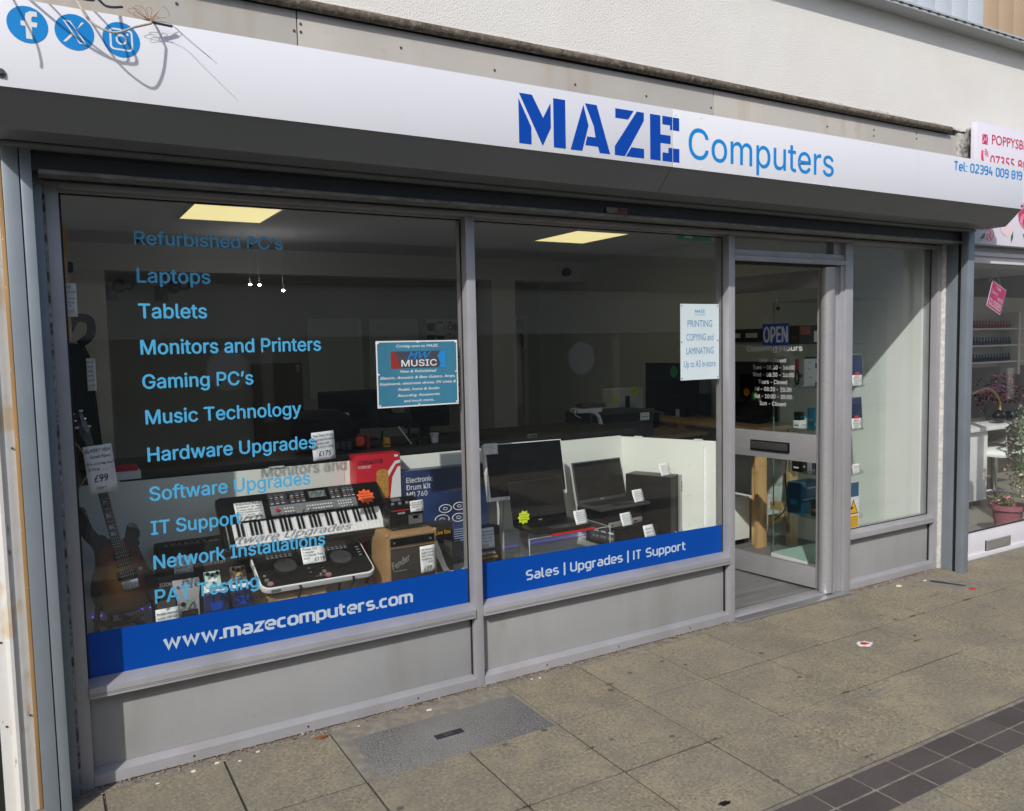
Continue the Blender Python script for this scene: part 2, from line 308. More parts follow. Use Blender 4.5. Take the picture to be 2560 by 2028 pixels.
# square technical lettering drawn as mitred strokes: glyph = (width, strokes) on a 1-high x-height grid
c_ = .2
def loop(w): return [(c_, 0), (w-c_, 0), (w, c_), (w, 1-c_), (w-c_, 1), (c_, 1), (0, 1-c_), (0, c_), (c_, 0)]
def capl(w, h=1.4): return [(c_, 0), (w-c_, 0), (w, c_), (w, h-c_), (w-c_, h), (c_, h), (0, h-c_), (0, c_), (c_, 0)]
GL = {'a': (.72, [[(.05, 1), (.52, 1), (.72, .8), (.72, 0)], [(.72, .0), (.2, 0), (0, .16), (0, .38), (.16, .55), (.72, .55)]]),
 'c': (.62, [[(.66, 1), (.2, 1), (0, .8), (0, .2), (.2, 0), (.66, 0)]]), 'o': (.76, [loop(.76)]),
 'e': (.74, [[(0, .48), (.74, .48), (.74, .8), (.54, 1), (.2, 1), (0, .8), (0, .2), (.2, 0), (.68, 0)]]),
 'm': (1.24, [[(0, -.1), (0, 1.1)], [(0, 1), (1.04, 1), (1.24, .8), (1.24, -.1)], [(.62, -.1), (.62, 1)]]),
 'w': (1.2, [[(0, 1.1), (.3, 0), (.6, .95), (.9, 0), (1.2, 1.1)]]), 'z': (.66, [[(0, 1), (.66, 1), (.02, 0), (.7, 0)]]),
 'p': (.76, [loop(.76), [(0, 1.1), (0, -.48)]]), 'u': (.74, [[(0, 1.1), (0, .2), (.2, 0), (.74, 0)], [(.74, 1.1), (.74, -.1)]]),
 't': (.52, [[(.1, 1.42), (.1, .2), (.28, 0), (.55, 0)], [(-.12, 1), (.52, 1)]]), 'r': (.46, [[(0, -.1), (0, 1.1)], [(0, .8), (.2, 1), (.5, 1)]]),
 's': (.66, [[(.62, 1), (.16, 1), (0, .86), (0, .66), (.14, .52), (.52, .48), (.66, .36), (.66, .14), (.5, 0), (0, 0)]]),
 'S': (.8, [[(.78, 1.4), (.2, 1.4), (0, 1.2), (0, .9), (.18, .73), (.62, .67), (.8, .52), (.8, .2), (.6, 0), (0, 0)]]),
 'd': (.76, [loop(.76), [(.76, -.1), (.76, 1.55)]]), 'g': (.76, [loop(.76), [(.76, 1.1), (.76, -.24), (.58, -.42), (.06, -.42)]]),
 'l': (.26, [[(0, 1.55), (0, .18), (.14, 0), (.3, 0)]]), 'U': (.86, [[(0, 1.5), (0, .2), (.2, 0), (.66, 0), (.86, .2), (.86, 1.5)]]),
 'I': (0, [[(0, -.1), (0, 1.5)]]), 'T': (.84, [[(0, 1.4), (.84, 1.4)], [(.42, 1.4), (.42, -.1)]]), '|': (.0, [[(0, -.45), (0, 1.7)]]),
 '.': (0, [[(0, -.1), (0, .12)]]), ':': (0, [[(0, -.1), (0, .12)], [(0, .78), (0, 1.0)]]), ' ': (.25, []),
 '0': (.8, [capl(.8)]), '8': (.8, [capl(.8), [(0, .72), (.8, .72)]]), '1': (.3, [[(.0, 1.25), (.3, 1.4), (.3, -.1)]]),
 '2': (.78, [[(0, 1.4), (.6, 1.4), (.78, 1.2), (.78, .9), (.02, .1), (.02, 0), (.82, 0)]]),
 '3': (.76, [[(0, 1.4), (.58, 1.4), (.76, 1.2), (.76, .9), (.6, .72), (.2, .72)], [(.6, .72), (.76, .55), (.76, .2), (.58, 0), (0, 0)]]),
 '9': (.8, [[(.8, .7), (0, .7), (0, 1.2), (.2, 1.4), (.6, 1.4), (.8, 1.2), (.8, .2), (.6, 0), (.1, 0)]]),
 '4': (.8, [[(.35, 1.5), (0, .4), (.86, .4)], [(.62, .85), (.62, -.1)]])}
def stroke_text(s, m, parent, M, x, y, xh, width, wt=.22, gap=.42, name='lettering', tilt=0):
    adv = sum(GL[ch][0]+gap for ch in s)-gap; sx = width/(adv+wt); st = xh/1.0
    mb = MB(); cx = wt/2; k = 0; T = (WM[parent].inverted() if parent else Matrix()) @ M
    for ch in s:
        w, strokes = GL[ch]
        for st_ in strokes:
            P = [Vector((px+cx, py)) for px, py in st_]; n = len(P); closed = (P[0]-P[-1]).length < 1e-6
            A, B = [], []
            for i in range(n):
                if closed: d0 = (P[i]-P[i-1 if i else n-2]).normalized(); d1 = (P[(i+1) if i < n-1 else 1]-P[i]).normalized()
                else: d0 = (P[i]-P[i-1]).normalized() if i else None; d1 = (P[i+1]-P[i]).normalized() if i < n-1 else None
                d0 = d0 or d1; d1 = d1 or d0; b = (d0+d1); b = b.normalized() if b.length > .1 else d1
                nn = Vector((-b.y, b.x)); co = max(.5, nn.dot(Vector((-d1.y, d1.x)))); o = nn*(wt/2/co)
                A.append(P[i]+o); B.append(P[i]-o)
            k += 1
            z = .0006+.00004*(k % 5)
            va = [mb.bm.verts.new(T @ Vector((x+p.x*sx, y+p.y*st*(1-wt)+wt/2*st+tilt*(x+p.x*sx), z))) for p in A]; vb = [mb.bm.verts.new(T @ Vector((x+p.x*sx, y+p.y*st*(1-wt)+wt/2*st+tilt*(x+p.x*sx), z))) for p in B]
            for i in range(n-1): mb.bm.faces.new((vb[i], vb[i+1], va[i+1], va[i]))
        cx += w+gap
    return mb.build(name, m, parent, smooth=False, local=True, kind='raw')
def star(name, m, label, c, r, rx=(1, 0, 0), uy=(0, 0, 1), lines=(), cat='price star', n=12, ink='ink_dark'):
    M = frame(c, rx, uy); t = thing(name, label, cat, M=M)
    MB(M).poly([(math.cos(math.pi*i/n)*r*(1 if i % 2 else .74), math.sin(math.pi*i/n)*r*(1 if i % 2 else .74)) for i in range(2*n)], -.0012, 0).build('star_card', m, t, smooth=False)
    for i, l in enumerate(lines): txt(l, ink, t, M, 0, r*(.30-.34*i), r*.17, width=min(r*1.15, r*.17*len(l)), align='C', font='b', shear=.2, name='handwriting')
    return t
def note(label, M, w, h, lines, m='paper', name='price_note', cat='price note', ink='ink', curl=True):
    """M: lower-left corner frame, lines: (text, x, y, cap, width)"""
    t = thing(name, label, cat, M=M)
    mb = MB(M); n = 6; A = []
    for j in range(n+1):
        row = []
        for i in range(5): row.append(mb.bm.verts.new((w*i/4, h*j/n, .0015*math.sin(j*1.3+i*.7) if curl else 0)))
        A.append(row)
    vsl = [v for q in A for v in q]
    for j in range(n):
        for i in range(4): mb.bm.faces.new((A[j][i], A[j][i+1], A[j+1][i+1], A[j+1][i]))
    mb._fin(vsl); o = mb.build('paper', m, t, kind='raw')
    so = o.modifiers.new('s', 'SOLIDIFY'); so.thickness = .0006; so.offset = -1
    for l in lines: txt(l[0], ink if len(l) < 6 else l[5], t, M, l[1]*w, l[2]*h, l[3]*h, width=l[4]*w, font='b', shear=.15, name='handwriting', lift=.0025)
    return t
def scribble(mbx, M, x0, x1, y, n, m=None):
    for k in range(n): pass
# ------------------------------------------------------------------ ground
struct('ground', 'ground', -40, -60, -.12, 60, 0, -.045)
pav = MB().box(-1.6, -3.0, -.0445, 9, .0, -.0055).build('pavement', 'joint', None, kind='structure')
slabs = []
def slab_mesh(w, d, seed):
    rnd = random.Random(seed); mb = MB(); g = .0048
    mb.box(g, g, -.035, w-g, d-g, 0, bev=.0022)
    return mb
sm = [slab_mesh(.4275, .457, i).build('paving_slab', 'slab', None, smooth=False) for i in range(1)]
base = sm[0].data; COL.objects.unlink(sm[0]); bpy.data.objects.remove(sm[0])
rows = [(-.502, .457), (-.959, .457), (-1.416, .457)]+[(-2.107-.457*k, .457) for k in range(2)]
for ry, d in rows:
    for k in range(-6, 19):
        x = .976+.4275*k
        if ry == -.502 and k in (0, 1): continue
        o = bpy.data.objects.new('paving_slab', base); COL.objects.link(o); o.parent = pav
        o.location = (x, ry, random.uniform(-.0012, .0012)); o.rotation_euler = (random.uniform(-.0025, .0025), random.uniform(-.002, .002), 0)
MB().box(.978, -.5, -.034, 1.829, -.046, -.0012).build('mortar_bed', 'mortar', pav)
mb = MB(); mb.box(-1.6, -.045, -.03, 9, .012, -.001).build('mortar_strip', 'mortar', pav)
MB().box(-1.6, -1.6495, -.03, 9, -1.4165, -.004).build('mortar_band', 'mortar', pav)
pm = MB().box(.0045, .0045, -.03, .2105, .1035, 0, bev=.004).build('paver', 'paver', None, smooth=False); pd = pm.data; bpy.data.objects.remove(pm)
for j, y in enumerate((-1.540, -1.648)):
    for k in range(-19, 30):
        o = bpy.data.objects.new('paver', pd); COL.objects.link(o); o.parent = pav
        o.location = (.765+.2157*k+(.02 if j else .018), y, random.uniform(-.0015, .001)); o.rotation_euler = (random.uniform(-.006, .006), random.uniform(-.004, .004), random.uniform(-.008, .008))
pv = thing('access_cover', 'grey stone access cover with a small dark keyhole plate in the pavement', 'access cover', (1.42, -.33, 0))
MB().box(1.033, -.507, -.03, 1.812, -.152, .0006, bev=.002).build('cover_slab', 'grey_slab', pv)
mb = MB().box(1.335, -.352, -.01, 1.462, -.312, .0016, bev=.0008); mb.build('keyhole_plate', 'iron', pv)
mb = MB(); mb.cyl((1.385, -.332, .0016), (1.385, -.332, .0022), .014, 14); mb.cyl((1.405, -.332, .0016), (1.405, -.332, .0024), .012, 14); mb.build('keyhole', 'steel_dark', pv)
tag(MB().poly([(5.03, -.145), (5.055, -.175), (5.115, -.335), (5.09, -.345), (5.0, -.17)], -.01, .0015).build('channel_cover', 'iron', None), 'small dark metal strip set into pale mortar by the right guide rail', 'metal plate')
MB().poly([(4.93, -.08), (5.2, -.12), (5.24, -.42), (5.0, -.40)], -.006, .0009).build('mortar_patch', 'mortar', pav)
def blob(c, r, z, m, name, label, cat, sx=1, sy=1, n=14, h=.0012, rough=.3):
    pts = [(c[0]+math.cos(a)*r*sx*(1+random.uniform(-rough, rough)), c[1]+math.sin(a)*r*sy*(1+random.uniform(-rough, rough))) for a in [2*math.pi*i/n for i in range(n)]]
    return tag(MB().poly(pts, z, z+h).build(name, m, None, smooth=False), label, cat)
lt = thing('squashed_wrapper', 'flattened red and white wrapper lying on the pavement slabs', 'litter', (3.69, -.63, 0))
MB().poly([(3.69+.05*math.cos(a)*random.uniform(.75, 1.1), -.631+.035*math.sin(a)*random.uniform(.75, 1.1)) for a in [i*.4 for i in range(16)]], .0012, .003).build('paper', 'litter_white', lt)
MB().poly([(3.69+.03*math.cos(a)*random.uniform(.6, 1.2), -.631+.02*math.sin(a)*random.uniform(.6, 1.2)) for a in [i*.52 for i in range(12)]], .0032, .0042).build('red_print', 'red', lt)
blob((1.99, -1.318), .018, .0013, 'black', 'rubber_scrap', 'small black scrap on the slabs near the bottom of the picture', 'litter', 1.3, .7)
blob((3.19, -1.03), .06, .0011, 'mortar', 'stain', 'pale splat stain on a paving slab', 'stain', 1, .8, 26, .0004, .6)
blob((5.08, -.40), .028, .0015, 'red', 'paint_mark', 'faded red paint blot beside the dark metal strip', 'paint mark', 1.2, .7, 12, .0004, .3)
blob((.93, -.075), .018, .002, 'leaf', 'dead_leaf', 'curled brown dead leaf on the debris below the first window', 'leaf', 1.2, .6, 9, .006, .4)
random.seed(3)
mb = MB()
for i in range(5200):
    x = random.uniform(-.05, 5.35); y = .006-abs(random.gauss(0, .028))*(1.35 if x < 1.2 or x > 4.4 else .8)
    if 3.36 < x < 4.42: continue
    if x > 4.9: y = .02-abs(random.gauss(0, .05))
    s_ = random.choice((.0015, .002, .0025, .003, .0045, .006)); a = random.uniform(0, 6.3)
    if random.random() < .04: s_ = .009
    h = s_*random.uniform(.15, .7); z = .0 + max(0, (y+.03)*.22)
    P = [Vector((x+math.cos(a+k*2.09)*s_*random.uniform(.5, 1.5), y+math.sin(a+k*2.09)*s_*random.uniform(.4, 1.2), z+random.uniform(0, h*.6))) for k in range(3)]+[Vector((x, y, z+h))]
    V = [mb.bm.verts.new(p) for p in P]
    for q in ((0, 1, 3), (1, 2, 3), (2, 0, 3), (0, 2, 1)): mb.bm.faces.new([V[k] for k in q])
mb.build('gravel_debris', 'debris', None, smooth=False, kind='stuff')
mb = MB()
for x, y, s_ in ((.43, -.07, .012), (.52, -.055, .01), (.68, -.05, .008), (1.42, -.085, .012), (2.02, -.06, .009), (1.98, -.05, .007), (4.75, -.11, .02), (5.0, -.13, .012), (2.3, -.02, .006), (.6, -.085, .007), (.30, -.09, .007), (1.1, -.06, .006)):
    mb.poly([(x+s_*math.cos(i*.9)*random.uniform(.7, 1.3), y+.6*s_*math.sin(i*.9)*random.uniform(.7, 1.3)) for i in range(7)], .001, .001+s_*.25)
mb.build('paint_flakes', 'chip_white', None, smooth=False, kind='stuff')
mb = MB()
for i in range(150):
    x = random.choice((random.gauss(.55, .25), random.gauss(5.1, .1), random.gauss(2.3, .25), random.gauss(4.6, .2), random.gauss(1.0, .3)))
    y = -abs(random.gauss(0, .025)); a = random.uniform(0, 3.1); l = random.uniform(.006, .022)
    if 3.36 < x < 4.42: continue
    mb.tube([(x, y, .004), (x+math.cos(a)*l*.5, y+math.sin(a)*l*.3, .008), (x+math.cos(a)*l, y+math.sin(a)*l*.5, .003)], .0009, 4)
mb.build('twigs', 'leaf', None, smooth=False, kind='stuff')
mb = MB(); random.seed(31)
for (x, y, w_) in ((4.30, -.502, .10), (4.02, -.70, .0), (4.84, -.502, .05), (3.96, -.75, .04), (3.11, -.96, .04), (2.29, -.96, .03), (1.83, -.75, .03), (2.26, -.30, .03), (2.69, -1.38, .04), (4.75, -.35, .06), (1.40, -.96, .03)):
    for q in range(60):
        a = random.uniform(0, 6.3); px = x+random.gauss(0, max(w_, .006)*.5); py = y+random.gauss(0, .0035); h = random.uniform(.001, .005)
        mb.quad([(px, py, .0), (px+.0025*math.cos(a), py+.0025*math.sin(a), .0), (px+.0018*math.cos(a), py+.0018*math.sin(a), h), (px-.0005, py, h)])
mb.build('moss', 'moss', None, smooth=False, kind='stuff')
random.seed(17)
for q in range(16):
    x, y = random.uniform(.9, 5.2), random.uniform(-1.35, -.2)
    o = blob((x, y), random.uniform(.007, .014), .0008, 'gum', 'chewing_gum', 'flattened dark chewing gum spot trodden into the paving slabs', 'chewing gum', 1.2, 1, 9, .0006, .2); o['group'] = 'flattened chewing gum spots on the slabs'
# ------------------------------------------------------------------ building above
bd = thing('shop_building', 'cream rendered upper storey above the shop with grey boards and a rusty ledge pipe', 'building', (2, 0, 3))
mb = MB()   # rendered wall with a ragged lower edge
xs = [-3+.06*i for i in range(270)]
bot = [3.018+.006*math.sin(x*3.1)+.005*math.sin(x*11)+random.uniform(-.003, .003) for x in xs]
pts = [(x, b) for x, b in zip(xs, bot)]+[(13.1, 9), (-3, 9)]
MB(XZ(0)).poly(pts, -.25, -.0).build('upper_wall', 'render', bd, smooth=False)
mb = MB(XZ(0)); mb.poly([(x, b-.008+random.uniform(-.002, .002)) for x, b in zip(xs, bot)][:143]+[(x, b+.006) for x, b in list(zip(xs, bot))[:143]][::-1], -.05, .006).build('torn_edge', 'plaster_edge', bd, smooth=False)
mb = MB(); mb.tube([(x, -.028, 2.990-.003*math.sin(x*1.7)) for x in [-2+.15*i for i in range(50)]], .021, 12).build('ledge_pipe', 'pipe', bd)
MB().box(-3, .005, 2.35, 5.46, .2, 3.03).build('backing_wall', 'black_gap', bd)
bx = [-2.2, -.9, .232-.4, .968, 2.10, 3.224, 4.35, 5.458]
bx = [-1.9, -.16, .968, 3.224, 5.458]
for a, b in zip(bx, bx[1:]): MB().box(a+.0025, -.008, 2.4, b-.0025, .003, 2.965, bev=.001).build('cement_board', 'board', bd)
mb = MB()
for x, z in ((1.413, 2.894), (1.87, 2.868), (2.316, 2.867), (2.757, 2.871), (3.204, 2.869), (4.142, 2.877), (4.578, 2.907), (5.012, 2.935), (.519, 2.909), (.955, 2.886), (.982, 2.917), (.982, 2.886), (4.578, 2.87), (5.012, 2.90)):
    mb.cyl((x, -.0082, z), (x, -.0105, z), .0055, 10)
mb.build('screw_heads', 'steel_dark', bd, kind='stuff')
MB().box(5.46, -.02, 2.3, 5.53, .1, 2.985, bev=.004).build('chipped_edge', 'chipped', bd)
MB().box(5.575, -.05, 2.3, 5.61, .1, 3.03, bev=.004).build('chipped_edge', 'chipped', bd)
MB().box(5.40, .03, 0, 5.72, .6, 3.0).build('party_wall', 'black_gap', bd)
# overhang with cladding
oh = thing('clad_bay', 'projecting upper bay clad in pale blue and tan vertical boards', 'bay window', (5.5, -.1, 3.7))
MB().box(-3, -.112, 3.642, 12, -.0005, 3.66, bev=.002).build('soffit_trim', 'clad_trim', oh)
MB().box(-3, -.118, 3.66, 12, -.0005, 3.672).build('drip_strip', 'clad_trim', oh)
mb = MB()
for i in range(90): mb.box(2+.095*i, -.1188, 3.655, 2+.095*i+.035, -.117, 3.661)
mb.build('vent_slots', 'black_gap', oh, kind='stuff', smooth=False)
for i in range(-8, 22):
    x = 4.857+.18*i
    tan = x > 5.5
    MB().box(x+.003, -.105, 3.6725, x+.177, -.02, 5.2, bev=.002).build('cladding_board', 'clad_tan' if tan else 'clad_blue', oh, label='tan cladding board' if tan else None)
MB().box(-3, -.095, 3.673, 12, -.002, 5.2).build('cladding_backing', 'clad_trim', oh)
# left pier between shops
lp = thing('white_pier', 'white painted pier with peeling paint and a wooden strip at the left edge', 'pier', (-.12, 0, 0))
mb = MB(XZ(0)); M0 = Matrix.Translation((0, 0, 0))
prof = [(-.185, .04), (-.185, -.05), (-.150, -.052), (-.148, -.062), (-.138, -.068), (-.128, -.066), (-.120, -.052), (-.108, -.05), (-.100, -.045), (-.084, -.040), (-.084, .04)]
mb = MB(); mb.poly(prof, -.01, 3.0).build('pier_render', 'pillar', lp)
MB().box(-.0835, -.046, 0, -.0715, .04, 2.5, bev=.002).build('timber_strip', 'wood_strip', lp)
mb = MB()
for x, z in ((-.165, .63), (-.165, .9), (-.165, 1.6), (-.093, .35), (-.165, .33), (-.093, 1.3)): mb.cyl((x, -.0515 if x < -.12 else -.0435, z), (x, -.0545 if x < -.12 else -.0465, z), .0038, 8)
mb.build('screw_heads', 'steel_dark', lp, kind='stuff')
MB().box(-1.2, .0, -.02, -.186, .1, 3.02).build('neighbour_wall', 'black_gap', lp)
# ------------------------------------------------------------------ roller shutter housing
rs = thing('roller_shutter', 'grey roller shutter housing with side guide rails over the shopfront', 'shutter', (2.6, -.1, 2.3))
prof = [(-.449, 2.411), (-.349, 2.313), (-.197, 2.313), (-.197, 2.326), (-.06, 2.326), (.0, 2.33), (.0, 2.80), (-.449, 2.66)]
YZ = lambda x: Matrix(((0, 0, 1, x), (1, 0, 0, 0), (0, 1, 0, 0), (0, 0, 0, 1)))
MB(YZ(0)).poly(prof, -.12, 2.536).build('casing', 'casing', rs, smooth=False)
MB(YZ(0)).poly(prof, 2.539, 5.449).build('casing', 'casing', rs, smooth=False)
MB().box(-.06, -.190, 2.300, 5.40, -.13, 2.3125, bev=.003).build('casing_lip', 'casing', rs)
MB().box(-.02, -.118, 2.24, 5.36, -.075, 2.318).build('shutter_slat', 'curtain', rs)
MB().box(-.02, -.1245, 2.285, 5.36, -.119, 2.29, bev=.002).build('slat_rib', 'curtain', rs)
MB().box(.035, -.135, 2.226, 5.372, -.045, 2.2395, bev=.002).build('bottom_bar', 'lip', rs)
for a, b, sgn in ((-.068, .0175, 1),):
    MB().box(-.068, -.150, 0, -.0195, .05, 2.322, bev=.004).build('guide_rail', 'guide', rs)
    MB().box(-.0165, -.150, 0, .0175, -.085, 2.322, bev=.004).build('guide_rail', 'guide', rs)
    MB().box(-.0165, -.0845, 0, .012, -.03, 2.318).build('guide_channel', 'steel_dark', rs)
    MB().box(-.0165, -.0295, 0, .044, .02, 2.318, bev=.003).build('guide_rail', 'guide', rs)
    MB().box(.044, -.004, 0, .0515, .05, 2.3, bev=.003).build('sealant', 'chipped', rs)
MB().box(5.336, -.178, 0, 5.405, -.128, 2.322, bev=.004).build('guide_rail', 'guide', rs)
MB().box(5.352, -.127, 0, 5.40, -.10, 2.318).build('guide_channel', 'black_gap', rs)
MB().box(5.348, -.0995, 0, 5.40, -.02, 2.318, bev=.003).build('guide_rail', 'guide', rs)
MB().box(5.333, -.0195, 0, 5.40, .055, 2.3, bev=.004).build('reveal', 'plaster_edge', rs, label='flaking white strip of masonry')
mb = MB(); mb.cyl((-.047, -.4495, 2.446), (-.047, -.456, 2.446), .013, 14); mb.cyl((-.047, -.456, 2.446), (-.047, -.464, 2.446), .006, 6); mb.build('bolt', 'steel_dark', rs)
mb = MB(); mb.cyl((5.436, -.4515, 2.428), (5.436, -.457, 2.428), .007, 12); mb.build('bolt', 'steel_dark', rs)
pl = box('rating_plate', 'lip', rs, 2.405, -.1275, 2.245, 2.53, -.1245, 2.272)
box('red_label', 'dark_red', rs, 2.475, -.1285, 2.249, 2.518, -.1277, 2.268)
# ------------------------------------------------------------------ shop sign
sg = thing('shop_sign', 'long white fascia sign with blue shop name and three round blue icons', 'sign', (2.6, -.45, 2.5))
MB().box(-.12, -.4515, 2.409, 2.5365, -.4495, 2.668, bev=.0006).build('sign_panel', 'sign_white', sg)
MB().box(2.5385, -.4515, 2.409, 5.451, -.4495, 2.668, bev=.0006).build('sign_panel', 'sign_white', sg)
FS = XZ(-.4516)
U = lambda u: 1.726+(u-1089)*(1.953-1.727)/(1371-1089)
def lett(pts, name='letter'):   # traced outline, x and z in metres on the sign's face
    MB(FS).poly(pts, .0002, .0014).build(name, 'deep_blue', sg, smooth=False)
b0, t0 = 2.4315, 2.629
lett([(1.726, b0), (1.784, b0), (1.784, 2.500), (1.726, 2.607)]); lett([(1.729, t0), (1.790, t0), (1.842, 2.543), (1.879, 2.606), (1.879, 2.508), (1.838, b0)])
lett([(1.893, b0), (1.952, b0), (1.952, t0), (1.893, t0)])
lett([(1.977, b0), (2.036, b0), (2.070, 2.540), (2.045, 2.621)]); lett([(2.054, t0), (2.114, t0), (2.183, b0), (2.128, b0), (2.119, 2.457), (2.053, 2.457), (2.063, 2.493), (2.107, 2.493), (2.098, 2.540)])
lett([(2.214, t0), (2.313, t0), (2.283, 2.590), (2.214, 2.590)]); lett([(2.332, t0), (2.371, t0), (2.371, 2.595), (2.2635, b0), (2.209, b0), (2.209, 2.468)]); lett([(2.300, 2.472), (2.371, 2.472), (2.371, b0), (2.270, b0)])
lett([(2.407, b0), (2.466, b0), (2.466, 2.510), (2.525, 2.510), (2.525, 2.546), (2.466, 2.546), (2.466, t0), (2.407, t0)])
lett([(2.478, t0), (2.5355, t0), (2.5355, 2.573), (2.523, 2.573), (2.523, 2.593), (2.478, 2.593)]); lett([(2.5395, t0), (2.577, t0), (2.577, 2.573), (2.5395, 2.573)])
lett([(2.478, b0), (2.5355, b0), (2.5355, 2.492), (2.513, 2.492), (2.513, 2.468), (2.478, 2.468)]); lett([(2.5395, b0), (2.577, b0), (2.577, 2.492), (2.5395, 2.492)])
txt('Computers', 'mid_blue', sg, FS, 2.635, 2.458, .138, width=1.004, bold=.008)
stroke_text('Tel: 02394 009 819', 'mid_blue', sg, FS, 4.70, 2.585, .045, .735, wt=.27, gap=.38)
def disc(x, z): MB(FS).poly([(x+.053*math.cos(i*math.pi/24), z+.053*math.sin(i*math.pi/24)) for i in range(48)], .0002, .001).build('icon_disc', 'mid_blue', sg, smooth=False)
disc(.029, 2.597); disc(.152, 2.596); disc(.281, 2.595)
mb = MB(FS)
mb.poly([(.024, 2.556), (.040, 2.556), (.040, 2.592), (.053, 2.592), (.055, 2.606), (.040, 2.606), (.040, 2.617), (.044, 2.623), (.055, 2.623), (.055, 2.637), (.037, 2.637), (.026, 2.629), (.024, 2.618), (.024, 2.606), (.012, 2.606), (.012, 2.592), (.024, 2.592)], .001, .0016)
mb.build('icon_symbol', 'white', sg, smooth=False)
mb = MB(FS)
mb.poly([(.122, 2.628), (.142, 2.628), (.184, 2.564), (.164, 2.564)], .001, .0016); mb.poly([(.146, 2.594), (.150, 2.588), (.128, 2.564), (.120, 2.564)], .001, .0016); mb.poly([(.156, 2.600), (.160, 2.606), (.180, 2.628), (.172, 2.628)], .001, .0016)
mb.build('icon_symbol', 'white', sg, smooth=False)
MB(FS).poly([(.129, 2.624), (.140, 2.624), (.177, 2.568), (.166, 2.568)], .0016, .0019).build('icon_slot', 'mid_blue', sg, smooth=False)
def rr(x, z, h, r, n=6): return [(x+sx*(h-r)+r*math.cos(a0+k*math.pi/2/n), z+sz*(h-r)+r*math.sin(a0+k*math.pi/2/n)) for sx, sz, a0 in ((1, 1, 0), (-1, 1, math.pi/2), (-1, -1, math.pi), (1, -1, 1.5*math.pi)) for k in range(n+1)]
MB(FS).poly(rr(.281, 2.595, .033, .012), .001, .0014).build('icon_symbol', 'white', sg, smooth=False); MB(FS).poly(rr(.281, 2.595, .0275, .008), .0014, .0017).build('icon_slot', 'mid_blue', sg, smooth=False)
ci = lambda x, z, r: [(x+r*math.cos(i*math.pi/12), z+r*math.sin(i*math.pi/12)) for i in range(24)]
MB(FS).poly(ci(.281, 2.595, .016), .0017, .002).build('icon_symbol', 'white', sg, smooth=False); MB(FS).poly(ci(.281, 2.595, .0105), .002, .0023).build('icon_slot', 'mid_blue', sg, smooth=False); MB(FS).poly(ci(.299, 2.613, .0035), .0017, .002).build('icon_symbol', 'white', sg, smooth=False)
mb = MB()
for x, z in ((2.555, 2.645), (2.555, 2.420), (2.71, 2.648), (2.71, 2.42), (3.5, 2.413), (3.62, 2.412), (3.95, 2.655)): mb.cyl((x, -.4516, z), (x, -.4535, z), .0045, 10)
mb.build('screw_caps', 'white', sg, kind='stuff')
# loose cables over the sign
def bez(P, n=8):
    out = []; P = [Vector(p) for p in P]; Q = [P[0]]+P+[P[-1]]
    for i in range(1, len(Q)-2):
        for k in range(n):
            t = k/n; a, b, c, d = Q[i-1:i+3]
            out.append(.5*((2*b)+(c-a)*t+(2*a-5*b+4*c-d)*t*t+(3*b-a-3*c+d)*t**3))
    return out+[P[-1]]
cb = thing('loose_cables', 'tangle of old grey cables hanging over the left end of the sign', 'cables', (.2, -.5, 2.66))
MB().tube(bez([(.16, -.44, 2.70), (.165, -.50, 2.665), (.188, -.53, 2.612), (.225, -.55, 2.584), (.262, -.56, 2.578), (.31, -.54, 2.608), (.363, -.50, 2.642)]), .0034, 8).build('cable', 'cable_white', cb)
MB().tube(bez([(.363, -.50, 2.642), (.37, -.46, 2.672), (.36, -.40, 2.69)]), .0035, 8).build('cable', 'cable_white', cb)
MB().tube(bez([(.06, -.48, 2.70), (.10, -.53, 2.668), (.15, -.57, 2.654), (.19, -.56, 2.658), (.205, -.52, 2.675), (.18, -.46, 2.70)]), .003, 8).build('cable', 'cable_dark', cb)
MB().tube(bez([(-.03, -.42, 2.72), (.08, -.55, 2.672), (.19, -.58, 2.668), (.24, -.50, 2.672), (.29, -.44, 2.70)]), .0038, 8).build('cable', 'cable_dark', cb)
MB().tube(bez([(-.02, -.45, 2.70), (-.045, -.54, 2.66), (-.05, -.56, 2.62), (-.04, -.55, 2.585)]), .0032, 8).build('cable', 'copper', cb)
for k in range(7):
    a = k*.9
    MB().tube(bez([(.36, -.485, 2.655), (.35+.03*math.cos(a), -.50, 2.675+.012*math.sin(a)), (.345+.045*math.cos(a+.5), -.50, 2.67+.018*math.sin(a+.6)), (.362, -.49, 2.652)]), .0007, 5).build('thin_wire', 'copper', cb)
for dz in (0, .004): MB().tube(bez([(.37, -.49, 2.655), (.42, -.50, 2.65), (.47, -.51, 2.61-dz), (.535+dz*4, -.53, 2.552-dz*3)]), .0006, 5).build('thin_wire', 'cable_dark', cb)
MB().tube(bez([(.37, -.49, 2.655), (.40, -.50, 2.70), (.42, -.49, 2.68), (.385, -.49, 2.665)]), .0009, 5).build('thin_wire', 'cable_white', cb)
MB().tube([(.37, -.485, 2.652), (.43, -.47, 2.655)], .004, 6).build('cable', 'cable_dark', cb)
